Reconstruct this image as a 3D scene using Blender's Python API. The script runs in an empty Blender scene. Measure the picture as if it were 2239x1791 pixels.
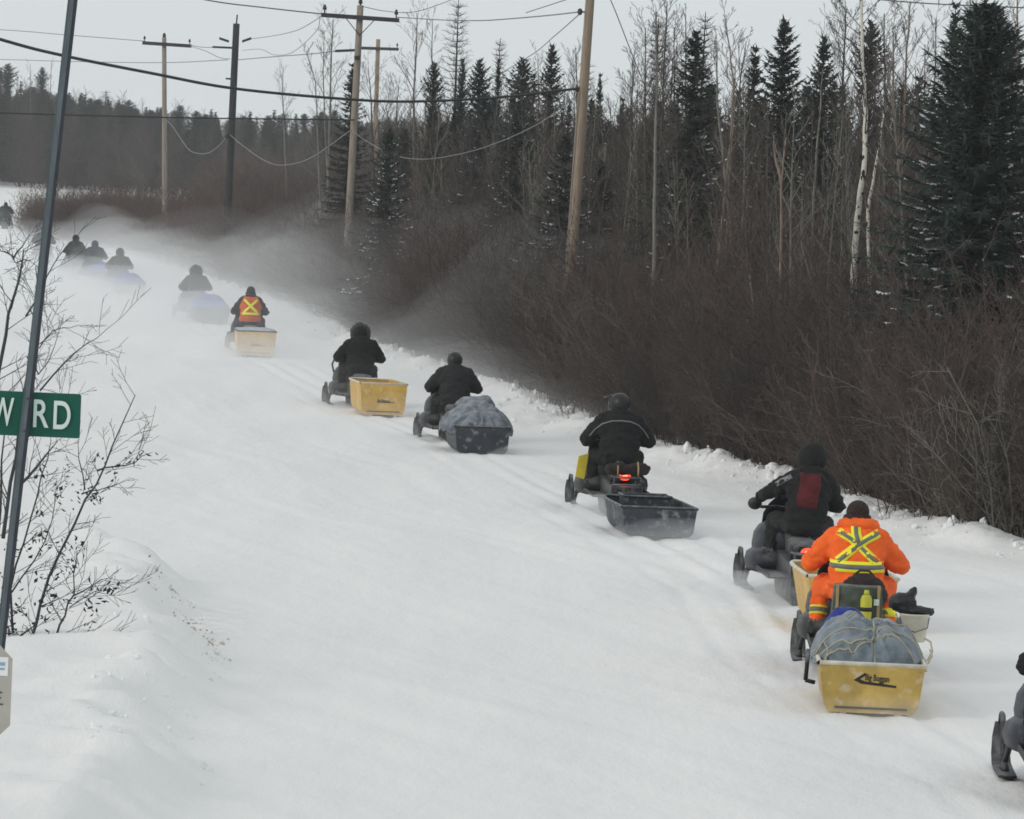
import bpy, bmesh, math, random
import numpy as np
from mathutils import Vector, Matrix
from mathutils.bvhtree import BVHTree

# ------------------------------------------------------------------ camera
scene = bpy.context.scene
COL = scene.collection
FPX = 11000.0
CX, CY, CAMZ = 1119.5, 895.5, 4.7
PITCH = math.atan((895.5 - 394.0) / FPX)
ROLL = math.radians(2.5)
_f = np.array([0, math.cos(PITCH), -math.sin(PITCH)])
_r0 = np.array([1.0, 0, 0]); _u0 = np.array([0, math.sin(PITCH), math.cos(PITCH)])
_R = _r0 * math.cos(ROLL) + _u0 * math.sin(ROLL)
_U = _u0 * math.cos(ROLL) - _r0 * math.sin(ROLL)
CAM = np.array([0, 0, CAMZ])
cam_data = bpy.data.cameras.new("camera")
cam_data.sensor_width = 36.0
cam_data.lens = 36.0 * FPX / 2239.0
cam_data.clip_start = 0.5
cam_data.clip_end = 6000.0
cam = bpy.data.objects.new("camera", cam_data)
COL.objects.link(cam)
cam.matrix_world = Matrix(((_R[0], _U[0], -_f[0], 0), (_R[1], _U[1], -_f[1], 0), (_R[2], _U[2], -_f[2], CAMZ), (0, 0, 0, 1)))
scene.camera = cam

# ------------------------------------------------------------------ sky, sun, exposure
SUN_ELEV, SUN_AZ = math.radians(24), math.radians(-120)     # sun high behind thin cloud, left and behind the camera
world = bpy.data.worlds.new("World"); scene.world = world; world.use_nodes = True
nt = world.node_tree; nt.nodes.clear()
out = nt.nodes.new("ShaderNodeOutputWorld"); bg = nt.nodes.new("ShaderNodeBackground")
sky = nt.nodes.new("ShaderNodeTexSky"); sky.sky_type = 'NISHITA'; sky.sun_disc = False
sky.sun_elevation = SUN_ELEV; sky.sun_rotation = SUN_AZ; sky.air_density = 1.0; sky.dust_density = 3.0
hs = nt.nodes.new("ShaderNodeHueSaturation"); hs.inputs["Saturation"].default_value = 0.35
mx = nt.nodes.new("ShaderNodeMix"); mx.data_type = 'RGBA'; mx.inputs[0].default_value = 0.88
mx.inputs[7].default_value = (7.35, 7.85, 8.05, 1)            # the even grey of the overcast
nt.links.new(sky.outputs[0], hs.inputs["Color"]); nt.links.new(hs.outputs[0], mx.inputs[6])
nt.links.new(mx.outputs[2], bg.inputs[0]); bg.inputs[1].default_value = 0.1
nt.links.new(bg.outputs[0], out.inputs[0])
sun_data = bpy.data.lights.new("sun", 'SUN'); sun_data.energy = 0.8; sun_data.angle = math.radians(25)
sun_data.color = (1.0, 0.93, 0.82)
sun = bpy.data.objects.new("sun", sun_data); COL.objects.link(sun)
_sd = Vector((math.sin(SUN_AZ) * math.cos(SUN_ELEV), math.cos(SUN_AZ) * math.cos(SUN_ELEV), math.sin(SUN_ELEV)))
sun.rotation_euler = _sd.to_track_quat('Z', 'Y').to_euler(); sun.location = (-40, -30, 60)
vs = scene.view_settings
scene.display_settings.display_device = 'sRGB'
vs.view_transform = 'Standard'; vs.look = 'None'; vs.gamma = 1.0; vs.exposure = 0.0; vs.use_curve_mapping = False
scene.render.engine = 'CYCLES'
cy = scene.cycles
cy.max_bounces = 6; cy.diffuse_bounces = 3; cy.glossy_bounces = 2; cy.transmission_bounces = 4
cy.volume_bounces = 2; cy.transparent_max_bounces = 64; cy.filter_width = 1.7
cy.use_denoising = True

# ------------------------------------------------------------------ helpers
rng = random.Random(7)
def at(px, py, D):
    return CAM + D * (_f + _R * (px - CX) / FPX - _U * (py - CY) / FPX)
def seat(px, D, z):
    lo, hi = -4000, 8000
    for _ in range(50):
        m = (lo + hi) / 2
        if at(px, m, D)[2] > z: lo = m
        else: hi = m
    return at(px, lo, D)

def tag(o, label=None, cat=None, group=None, kind=None):
    if label: o['label'] = label
    if cat: o['category'] = cat
    if group: o['group'] = group
    if kind: o['kind'] = kind
    return o
def empty(name, loc=(0, 0, 0), rz=0.0, label=None, cat=None, group=None, scale=1.0):
    o = bpy.data.objects.new(name, None); COL.objects.link(o)
    o.location = loc; o.rotation_euler = (0, 0, rz); o.scale = (scale,) * 3
    o.empty_display_size = 0.2
    return tag(o, label, cat, group)
def link(name, mesh, parent=None):
    o = bpy.data.objects.new(name, mesh); COL.objects.link(o)
    if parent is not None: o.parent = parent
    return o
def copy_tree(o, parent=None):
    c = o.copy(); COL.objects.link(c)
    if parent is not None: c.parent = parent
    for ch in o.children: copy_tree(ch, c)
    return c

class MB:
    """Collects shapes into one mesh."""
    def __init__(s): s.v = []; s.f = []; s.m = []
    def add(s, vs_, fs, mi=0):
        b = len(s.v); s.v.extend([tuple(p) for p in vs_]); s.f.extend([tuple(i + b for i in f) for f in fs]); s.m.extend([mi] * len(fs))
    def box(s, c, d, rz=0.0, mi=0, taper=1.0, rx=0.0):
        x, y, z = d[0] / 2, d[1] / 2, d[2] / 2
        t = taper
        P = [(-x, -y, -z), (x, -y, -z), (x, y, -z), (-x, y, -z), (-x * t, -y * t, z), (x * t, -y * t, z), (x * t, y * t, z), (-x * t, y * t, z)]
        M = Matrix.Rotation(rz, 3, 'Z') @ Matrix.Rotation(rx, 3, 'X')
        P = [M @ Vector(p) + Vector(c) for p in P]
        s.add(P, [(0, 3, 2, 1), (4, 5, 6, 7), (0, 1, 5, 4), (1, 2, 6, 5), (2, 3, 7, 6), (3, 0, 4, 7)], mi)
    def tube(s, path, rad, n=8, mi=0, caps=True):
        path = [Vector(p) for p in path]
        if not hasattr(rad, '__len__'): rad = [rad] * len(path)
        rings = []; prev = None
        for i, p in enumerate(path):
            t = (path[min(i + 1, len(path) - 1)] - path[max(i - 1, 0)])
            if t.length < 1e-9: t = Vector((0, 0, 1))
            t.normalize()
            if prev is None:
                a = Vector((1, 0, 0)) if abs(t.x) < 0.8 else Vector((0, 1, 0))
                prev = (a - t * a.dot(t)).normalized()
            else:
                q = prev - t * prev.dot(t)
                prev = q.normalized() if q.length > 1e-6 else prev
            b = t.cross(prev)
            rings.append([p + (prev * math.cos(2 * math.pi * k / n) + b * math.sin(2 * math.pi * k / n)) * rad[i] for k in range(n)])
        s.loft(rings, mi, caps)
    def loft(s, rings, mi=0, caps=True):
        n = len(rings[0]); V = [p for r in rings for p in r]; Fc = []
        for i in range(len(rings) - 1):
            for k in range(n):
                a = i * n + k; b = i * n + (k + 1) % n
                Fc.append((a, b, b + n, a + n))
        if caps:
            Fc.append(tuple(range(n - 1, -1, -1))); o = (len(rings) - 1) * n
            Fc.append(tuple(range(o, o + n)))
        s.add(V, Fc, mi)
    def ell(s, c, r, nu=14, nv=9, mi=0, rx=0.0):
        V = []; Fc = []
        M = Matrix.Rotation(rx, 3, 'X')
        for j in range(1, nv):
            th = math.pi * j / nv
            for k in range(nu):
                ph = 2 * math.pi * k / nu
                V.append(M @ Vector((r[0] * math.sin(th) * math.cos(ph), r[1] * math.sin(th) * math.sin(ph), r[2] * math.cos(th))) + Vector(c))
        top = len(V); V.append(M @ Vector((0, 0, r[2])) + Vector(c)); V.append(M @ Vector((0, 0, -r[2])) + Vector(c))
        for j in range(nv - 2):
            for k in range(nu):
                a = j * nu + k; b = j * nu + (k + 1) % nu
                Fc.append((a, a + nu, b + nu, b))
        for k in range(nu):
            Fc.append((top, k, (k + 1) % nu)); o = (nv - 2) * nu
            Fc.append((top + 1, o + (k + 1) % nu, o + k))
        s.add(V, Fc, mi)
    def cap(s, p0, p1, r0, r1, n=12):
        """A closed tapered capsule (for the voxel union)."""
        p0 = Vector(p0); p1 = Vector(p1); t = (p1 - p0).normalized()
        P = []; Rr = []
        for k in range(4): a = math.pi / 2 * k / 4; P.append(p0 - t * r0 * math.cos(a)); Rr.append(max(r0 * math.sin(a), 1e-3))
        for k in range(4, -1, -1): a = math.pi / 2 * k / 4; P.append(p1 + t * r1 * math.cos(a)); Rr.append(max(r1 * math.sin(a), 1e-3))
        s.tube(P, Rr, n)
    def poly(s, pts, n_, th, mi=0):
        """A flat polygon given in 3-D, thickened along n_."""
        n_ = Vector(n_).normalized() * th; k = len(pts)
        V = [Vector(p) for p in pts] + [Vector(p) + n_ for p in pts]
        Fc = [tuple(range(k)), tuple(range(2 * k - 1, k - 1, -1))] + [(i, i + k, (i + 1) % k + k, (i + 1) % k) for i in range(k)]
        s.add(V, Fc, mi)
    def mesh(s, name, mats=(), smooth=False, fix=True):
        me = bpy.data.meshes.new(name); me.from_pydata(s.v, [], s.f)
        for m in mats: me.materials.append(m)
        if len(mats) > 1: me.polygons.foreach_set("material_index", s.m)
        if fix and len(s.f) < 30000:
            bm = bmesh.new(); bm.from_mesh(me); bmesh.ops.recalc_face_normals(bm, faces=bm.faces[:]); bm.to_mesh(me); bm.free()
        if smooth: me.polygons.foreach_set("use_smooth", [True] * len(me.polygons))
        me.update(); return me
    def build(s, name, mats, parent=None, smooth=False, fix=True):
        if not isinstance(mats, (list, tuple)): mats = [mats]
        return link(name, s.mesh(name, mats, smooth, fix), parent)

def bevel(o, w=0.01, seg=2):
    bm = bmesh.new(); bm.from_mesh(o.data)
    es = [e for e in bm.edges if len(e.link_faces) == 2 and e.calc_face_angle(0) > 0.6]
    bmesh.ops.bevel(bm, geom=es, offset=w, segments=seg, profile=0.5, affect='EDGES')
    bm.to_mesh(o.data); bm.free(); o.data.polygons.foreach_set("use_smooth", [True] * len(o.data.polygons)); return o

def vnoise(P, scale, seed=0):
    """Smooth value noise in numpy, P (n,2 or 3), about -1..1."""
    P = np.asarray(P, float) / scale
    if P.shape[1] == 2: P = np.hstack([P, np.zeros((len(P), 1))])
    i = np.floor(P).astype(np.int64); f = P - i; f = f * f * (3 - 2 * f)
    def h(a):
        n = (a[:, 0] * 374761393 + a[:, 1] * 668265263 + a[:, 2] * 2147483647 + seed * 974711) & 0xffffffff
        n = ((n ^ (n >> 13)) * 1274126177) & 0xffffffff
        return ((n ^ (n >> 16)) & 0xffff) / 32767.5 - 1
    r = 0
    for dx in (0, 1):
        for dy in (0, 1):
            for dz in (0, 1):
                w = (f[:, 0] if dx else 1 - f[:, 0]) * (f[:, 1] if dy else 1 - f[:, 1]) * (f[:, 2] if dz else 1 - f[:, 2])
                r = r + w * h(i + np.array([dx, dy, dz]))
    return r
def fbm(P, scale, seed=0, oct=4, gain=0.5):
    r = 0; a = 1.0
    for k in range(oct): r = r + a * vnoise(P, scale / 2 ** k, seed + k); a *= gain
    return r

# ------------------------------------------------------------------ materials
MATS = {}
def mat(name, col, rough=0.7, var=0.25, vscale=6.0, bump=0.0, bscale=40.0, dust=0.0, metal=0.0, spec=0.3, stretch=(1, 1, 1), emit=None, alpha=None, dust_up=True, col2=None):
    m = bpy.data.materials.new(name); m.use_nodes = True; N = m.node_tree.nodes; L = m.node_tree.links
    b = N["Principled BSDF"]; b.inputs["Roughness"].default_value = rough; b.inputs["Metallic"].default_value = metal
    b.inputs["Specular IOR Level"].default_value = spec
    tc = N.new("ShaderNodeTexCoord"); mp = N.new("ShaderNodeMapping"); mp.inputs["Scale"].default_value = stretch
    L.new(tc.outputs["Object"], mp.inputs[0])
    nz = N.new("ShaderNodeTexNoise"); nz.inputs["Scale"].default_value = vscale; nz.inputs["Detail"].default_value = 6; nz.inputs["Roughness"].default_value = 0.65
    L.new(mp.outputs[0], nz.inputs["Vector"])
    rp = N.new("ShaderNodeValToRGB"); e = rp.color_ramp.elements
    c2 = col2 if col2 else col
    e[0].position = 0.3; e[1].position = 0.7
    e[0].color = tuple(c * (1 - var) for c in col) + (1,); e[1].color = tuple(min(1, c * (1 + var)) for c in c2) + (1,)
    L.new(nz.outputs[0], rp.inputs[0]); color = rp.outputs[0]
    if dust > 0:
        n2 = N.new("ShaderNodeTexNoise"); n2.inputs["Scale"].default_value = 9; n2.inputs["Detail"].default_value = 5
        L.new(tc.outputs["Object"], n2.inputs["Vector"])
        g = N.new("ShaderNodeNewGeometry"); sp = N.new("ShaderNodeSeparateXYZ"); L.new(g.outputs["Normal"], sp.inputs[0])
        ma = N.new("ShaderNodeMath"); ma.operation = 'MULTIPLY_ADD'; ma.inputs[1].default_value = 0.35 if dust_up else 0.0; L.new(sp.outputs[2], ma.inputs[0]); L.new(n2.outputs[0], ma.inputs[2])
        r2 = N.new("ShaderNodeMapRange"); r2.inputs[1].default_value = 0.55; r2.inputs[2].default_value = 1.05; r2.inputs[4].default_value = dust; L.new(ma.outputs[0], r2.inputs[0])
        mxx = N.new("ShaderNodeMix"); mxx.data_type = 'RGBA'; L.new(r2.outputs[0], mxx.inputs[0]); L.new(color, mxx.inputs[6]); mxx.inputs[7].default_value = (0.78, 0.8, 0.82, 1); color = mxx.outputs[2]
    L.new(color, b.inputs["Base Color"])
    if bump > 0:
        n3 = N.new("ShaderNodeTexNoise"); n3.inputs["Scale"].default_value = bscale; n3.inputs["Detail"].default_value = 4; L.new(mp.outputs[0], n3.inputs["Vector"])
        bp = N.new("ShaderNodeBump"); bp.inputs["Strength"].default_value = bump; bp.inputs["Distance"].default_value = 0.02; L.new(n3.outputs[0], bp.inputs["Height"]); L.new(bp.outputs[0], b.inputs["Normal"])
    if emit:
        b.inputs["Emission Color"].default_value = emit[0] + (1,); b.inputs["Emission Strength"].default_value = emit[1]
    MATS[name] = m; return m
def volume_mat(name, density, aniso=0.0, col=(0.98, 0.985, 1.0)):
    m = bpy.data.materials.new(name); m.use_nodes = True; N = m.node_tree.nodes; N.clear()
    o = N.new("ShaderNodeOutputMaterial"); v = N.new("ShaderNodeVolumePrincipled")
    v.inputs["Density"].default_value = density; v.inputs["Color"].default_value = col + (1,); v.inputs["Anisotropy"].default_value = aniso
    m.node_tree.links.new(v.outputs[0], o.inputs["Volume"]); return m

black_cloth = mat("black_cloth", (0.0075, 0.0075, 0.008), 0.85, 0.35, 9, 1.0, 14)
grey_cloth = mat("charcoal_cloth", (0.016, 0.0155, 0.017), 0.85, 0.3, 9, 1.0, 14)
teal_cloth = mat("slate_cloth", (0.022, 0.034, 0.037), 0.85, 0.3, 9, 1.0, 14)
brown_cloth = mat("olive_brown_cloth", (0.042, 0.035, 0.028), 0.85, 0.3, 9, 1.0, 14)
blue_cloth = mat("dark_blue_cloth", (0.026, 0.032, 0.05), 0.85, 0.3, 9, 1.0, 14)
orange_cloth = mat("orange_cloth", (0.90, 0.125, 0.012), 0.75, 0.2, 7, 1.0, 13)
vest_orange = mat("vest_orange", (1.0, 0.21, 0.045), 0.7, 0.12, 7)
red_cloth = mat("dark_red_cloth", (0.075, 0.009, 0.011), 0.85, 0.75, 5, 0.4, 60)
yellow_tape = mat("yellow_tape", (0.88, 0.84, 0.04), 0.5, 0.08)
silver_tape = mat("silver_tape", (0.15, 0.16, 0.145), 0.35, 0.15)
piping_grey = mat("grey_piping", (0.22, 0.22, 0.23), 0.6, 0.1)
fur = mat("brown_fur", (0.035, 0.022, 0.02), 0.95, 0.6, 30, 1.0, 90)
fur_grey = mat("grey_fur", (0.07, 0.07, 0.07), 0.95, 0.6, 30, 1.0, 90)
skin_m = mat("skin", (0.42, 0.24, 0.17), 0.6, 0.1)
boot_m = mat("black_rubber", (0.010, 0.010, 0.011), 0.6, 0.3, 12, dust=0.35)
helmet_m = mat("helmet_black", (0.012, 0.012, 0.013), 0.35, 0.2)
visor_m = mat("visor", (0.03, 0.033, 0.038), 0.15, 0.1, spec=0.6)
cowl_black = mat("cowl_black", (0.012, 0.012, 0.013), 0.45, 0.3, 5, dust=0.10)
cowl_blue = mat("cowl_dark_blue", (0.014, 0.016, 0.026), 0.45, 0.3, 5, dust=0.10)
plastic_grey = mat("grey_plastic", (0.013, 0.0135, 0.015), 0.6, 0.3, 6, dust=0.22)
metal_m = mat("worn_metal", (0.08, 0.08, 0.083), 0.45, 0.3, 8, metal=0.6, dust=0.3)
rubber_m = mat("track_rubber", (0.014, 0.014, 0.015), 0.8, 0.3, 15, dust=0.35)
seat_m = mat("seat_vinyl", (0.017, 0.016, 0.017), 0.6, 0.3, 8, dust=0.25)
yellow_panel = mat("yellow_panel", (0.72, 0.58, 0.05), 0.5, 0.1, dust=0.15)
tail_red = mat("tail_light_lit", (0.6, 0.02, 0.015), 0.3, 0.1, emit=((1.0, 0.06, 0.03), 2.2))
tail_core = mat("tail_light_core", (0.8, 0.1, 0.03), 0.3, 0.1, emit=((1.0, 0.30, 0.10), 3.0))
sled_yellow = mat("yellow_sled_plastic", (0.43, 0.295, 0.075), 0.5, 0.3, 3.0, 0.25, 20, dust=0.75, dust_up=False)
sled_yellow2 = mat("amber_sled_plastic", (0.56, 0.35, 0.08), 0.5, 0.22, 3.0, 0.2, 20, dust=0.65, dust_up=False)
sled_black = mat("black_sled_plastic", (0.034, 0.040, 0.049), 0.55, 0.4, 4.0, 0.25, 20, dust=0.65, dust_up=False)
rim_ice = mat("icy_rim", (0.55, 0.50, 0.38), 0.5, 0.3, 6.0, dust=0.6)
rim_dark = mat("dark_rim", (0.035, 0.037, 0.04), 0.5, 0.3, 6.0, dust=0.3)
print_black = mat("black_print", (0.02, 0.02, 0.018), 0.6, 0.3, 30)
tarp_m = mat("blue_grey_tarp", (0.080, 0.112, 0.142), 0.40, 0.55, 4.0, 0.35, 18, dust=0.25, spec=0.45)
tarp_dark = mat("dusty_dark_tarp", (0.066, 0.084, 0.108), 0.6, 0.35, 3.0, 0.35, 18, dust=0.35)
tarp_blue = mat("blue_tarp", (0.015, 0.06, 0.36), 0.55, 0.3, 3.0, 0.3, 18, dust=0.15)
tarp_royal = mat("royal_blue_tarp", (0.012, 0.028, 0.22), 0.5, 0.25, 5.0, 0.3, 18)
tarp_lilac = mat("pale_grey_cover", (0.28, 0.28, 0.34), 0.6, 0.2, 3.0, dust=0.4)
rope_m = mat("pale_rope", (0.40, 0.37, 0.26), 0.9, 0.25, 60)
bucket_white = mat("white_bucket_plastic", (0.62, 0.58, 0.48), 0.5, 0.15, 5)
bag_brown = mat("dark_brown_bag", (0.022, 0.014, 0.013), 0.75, 0.4, 8, 0.5, 30)
bag_black = mat("black_bag", (0.02, 0.02, 0.021), 0.45, 0.4, 8, 0.5, 30)
green_box = mat("olive_green_box", (0.055, 0.07, 0.05), 0.6, 0.5, 6, dust=0.15)
bottle_yellow = mat("bottle_yellow", (0.52, 0.50, 0.05), 0.4, 0.15)
tan_strap = mat("tan_strap", (0.35, 0.25, 0.12), 0.8, 0.2)

pole_wood = mat("weathered_pole_wood", (0.275, 0.215, 0.158), 0.9, 0.3, 5.0, 0.5, 30, stretch=(6, 6, 0.35))
pole_grey = mat("grey_pole_wood", (0.25, 0.215, 0.18), 0.9, 0.3, 5.0, 0.5, 30, stretch=(6, 6, 0.35))
pole_dark = mat("dark_creosote_wood", (0.035, 0.037, 0.038), 0.9, 0.3, 5.0, 0.5, 30, stretch=(6, 6, 0.35))
arm_dark = mat("dark_crossarm", (0.035, 0.037, 0.04), 0.8, 0.3, 8)
insul_m = mat("brown_insulator", (0.03, 0.025, 0.025), 0.3, 0.2)
wire_m = mat("black_cable", (0.02, 0.024, 0.028), 0.6, 0.1)
wire_grey = mat("aluminium_wire", (0.13, 0.14, 0.15), 0.6, 0.1)
wire_pale = mat("frosted_cable", (0.20, 0.20, 0.205), 0.7, 0.2)
sign_green = mat("sign_green", (0.003, 0.085, 0.058), 0.5, 0.12, 5)
sign_white = mat("sign_white", (0.62, 0.72, 0.68), 0.5, 0.06)
galv = mat("galvanised_post", (0.10, 0.125, 0.14), 0.5, 0.3, 12, metal=0.2, stretch=(1, 1, 0.3))
galv_dark = mat("post_channel", (0.035, 0.038, 0.05), 0.6, 0.25, 12)
alu_back = mat("aluminium_sign_back", (0.42, 0.405, 0.365), 0.6, 0.12, 4, metal=0.1)
sticker_white = mat("white_sticker", (0.75, 0.77, 0.78), 0.5, 0.04)
sticker_blue = mat("blue_print", (0.25, 0.38, 0.48), 0.5, 0.1)

bark_brown = mat("brown_twig_bark", (0.074, 0.061, 0.054), 0.95, 0.35, 8)
bark_red = mat("reddish_twig_bark", (0.086, 0.062, 0.055), 0.95, 0.35, 8)
bark_grey = mat("grey_aspen_bark", (0.165, 0.16, 0.14), 0.95, 0.35, 6, stretch=(1, 1, 0.4))
bark_tan = mat("tan_pine_bark", (0.215, 0.158, 0.122), 0.95, 0.35, 6, stretch=(1, 1, 0.4))
bark_birch = mat("white_birch_bark", (0.58, 0.55, 0.49), 0.8, 0.12, 3.0, 0.3, 30, stretch=(2.0, 2.0, 7.0))
bark_mark = mat("birch_black_mark", (0.03, 0.026, 0.024), 0.9, 0.3)
bark_spruce = mat("spruce_bark", (0.085, 0.065, 0.052), 0.95, 0.35, 8)
needles = mat("spruce_needles", (0.023, 0.033, 0.026), 0.8, 0.6, 2.0)
needles_big = mat("spruce_needles_fresh", (0.026, 0.041, 0.034), 0.8, 0.5, 2.5)
needles_blue = mat("frosted_needles", (0.036, 0.045, 0.046), 0.8, 0.5, 2.0)
bark_pale = mat("dead_grey_twig_bark", (0.11, 0.095, 0.080), 0.95, 0.4, 8)
bark_dark = mat("dark_twig_bark", (0.048, 0.038, 0.034), 0.95, 0.35, 8)
snow_m = mat("branch_snow", (0.80, 0.82, 0.85), 0.8, 0.05)
leaf_dark = mat("withered_leaf", (0.022, 0.024, 0.03), 0.8, 0.3)
willow_bark = mat("willow_bark", (0.045, 0.050, 0.056), 0.9, 0.35, 12)
stem_straw = mat("dry_stem", (0.13, 0.105, 0.08), 0.9, 0.3, 12)
# ------------------------------------------------------------------ the ground: one sheet, the snow road, its banks and the rise far off
BY = np.array([20, 36, 50, 60, 67.2, 67.9, 71.6, 80.6, 83.1, 87.2, 96.5, 112.6, 126.8, 178, 225.2, 289.8, 340, 500, 1500])
BX = np.array([27, 19, 12.5, 9.2, 6.9, 6.3, 5.2, 4.1, 3.3, 2.42, 1.07, -0.73, -3.16, -9.22, -16.0, -25.9, -31.0, -36, -60.0])
LY = np.array([0, 36.1, 40.4, 49.9, 55.6, 59.1, 61.9, 66, 74, 90, 130, 300])
LX = np.array([-1.3, -2.11, -2.35, -2.85, -3.66, -4.65, -6.24, -9.5, -15, -24, -40, -80.0])
def sstep(t): t = np.clip(t, 0, 1); return t * t * (3 - 2 * t)
def road_s(x, y): return (x - np.interp(y, BY, BX)) * 0.985
LANEY = np.array([20, 40.2, 50, 58.8, 72.5, 90.1, 101.8, 130.4, 155, 183, 205, 225, 333.0]); LANEX = np.array([5.6, 4.6, 3.45, 3.2, 1.5, -1.0, -3.1, -6.9, -9.9, -14.5, -18.0, -21.2, -34.0])
def height(x, y):
    x = np.asarray(x, float); y = np.asarray(y, float); P = np.stack([x.ravel(), y.ravel()], 1)
    s = road_s(x, y); sr = s.ravel(); yr = y.ravel()
    sl = (np.interp(yr, LY, LX) - P[:, 0])
    lump = fbm(P, 0.9, 3, 4, 0.55); lump2 = fbm(P, 2.2, 31, 3); crumb = fbm(P, 0.38, 57, 3, .6)
    h = np.zeros(len(P))
    fade = 1 - sstep((yr - 200) / 120)
    # packed road: faint ruts that run along it, wind ripples
    RV = np.stack([sr / 0.45, yr / 9.0], 1)
    h += 0.012 * fbm(RV, 1.0, 5, 3) * (1 - sstep(sr / 0.5)) + 0.02 * vnoise(P, 6.0, 9)
    # the line of machines has pressed a belt track and two ski grooves, partly blown in again
    wob = .10 * vnoise(np.stack([yr / 11.0, yr * 0], 1), 1.0, 71)
    for off, amp in ((0.0, 1.0), (-.55, .6), (.45, .7)):
        q = P[:, 0] - np.interp(yr, LANEY, LANEX) - off - wob * (1 + abs(off)); keep = np.clip(.65 + .8 * vnoise(np.stack([P[:, 0] / 3, yr / 7], 1), 1.0, 81 + int(off * 100)), 0, 1) * amp * (yr < 190)
        g_ = lambda c, w: np.exp(-((q - c) / w) ** 2)
        h += .75 * keep * (-.030 * g_(0, .20) - .034 * g_(-.50, .085) - .034 * g_(.50, .085) + .016 * (g_(.31, .08) + g_(-.31, .08) + g_(.64, .08) + g_(-.64, .08)) + .012 * crumb * g_(0, .7))
    # ploughed berm on the right and rough snow beyond it
    edge = sr + 0.28 * lump2
    berm = np.exp(-((edge - 0.35) / 0.65) ** 2) * (0.20 + 0.035 * lump2 + 0.09 * lump + 0.05 * crumb)
    h += fade * np.clip(berm, -0.05, 1) + fade * sstep((sr - 0.6) / 2.2) * (0.10 + 0.06 * lump + 0.03 * crumb) + 0.35 * sstep((sr - 3) / 8)
    # snow bank at the lower left under the willow
    t = sl + 0.35 * lump2
    h += sstep((t + 0.15) / .95) * (0.38 + 0.05 * lump + 0.08 * lump2) + np.exp(-((t - 0.35) / 0.5) ** 2) * (0.06 + 0.06 * lump + 0.05 * crumb) * (yr > 20)
    # mild rise of the land in the distance
    h += 2.3 * sstep((yr - 320) / 260) + 0.35 * fbm(P, 26.0, 12, 2) * sstep((yr - 330) / 80)
    return h.reshape(x.shape)
def gz(x, y): return float(height(np.array([x]), np.array([y]))[0])

def grid_mesh(name, X, Y, Z, m):
    ny, nx = X.shape
    co = np.stack([X, Y, Z], -1).reshape(-1, 3)
    i = np.arange(ny * nx).reshape(ny, nx)
    q = np.stack([i[:-1, :-1], i[:-1, 1:], i[1:, 1:], i[1:, :-1]], -1).reshape(-1, 4)
    me = bpy.data.meshes.new(name); me.vertices.add(len(co)); me.vertices.foreach_set("co", co.ravel())
    me.loops.add(q.size); me.loops.foreach_set("vertex_index", q.ravel())
    me.polygons.add(len(q)); me.polygons.foreach_set("loop_start", np.arange(0, q.size, 4))
    me.polygons.foreach_set("use_smooth", np.ones(len(q), bool))
    me.update(calc_edges=True); me.validate()
    if m: me.materials.append(m)
    return me
ys = np.concatenate([np.linspace(-200, 20, 12), np.linspace(22, 34, 13), np.arange(34.2, 100, 0.16), np.arange(100, 140, 0.4), np.arange(140, 300, 1.5), np.arange(300, 700, 10), np.array([720, 800, 950, 1200, 1700, 2600, 4000])])
tt = np.concatenate([np.array([-2600, -1500, -800, -400, -220, -130, -80, -55, -42]), np.arange(-34, -14, 1.0), np.arange(-14, -8, 0.3), np.arange(-8, 9.5, 0.085), np.arange(9.5, 16, 0.3), np.arange(16, 36, 1.0), np.array([42, 55, 80, 130, 220, 400, 800, 1500, 2600])])
GX, GY = np.meshgrid(tt, ys)
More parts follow.
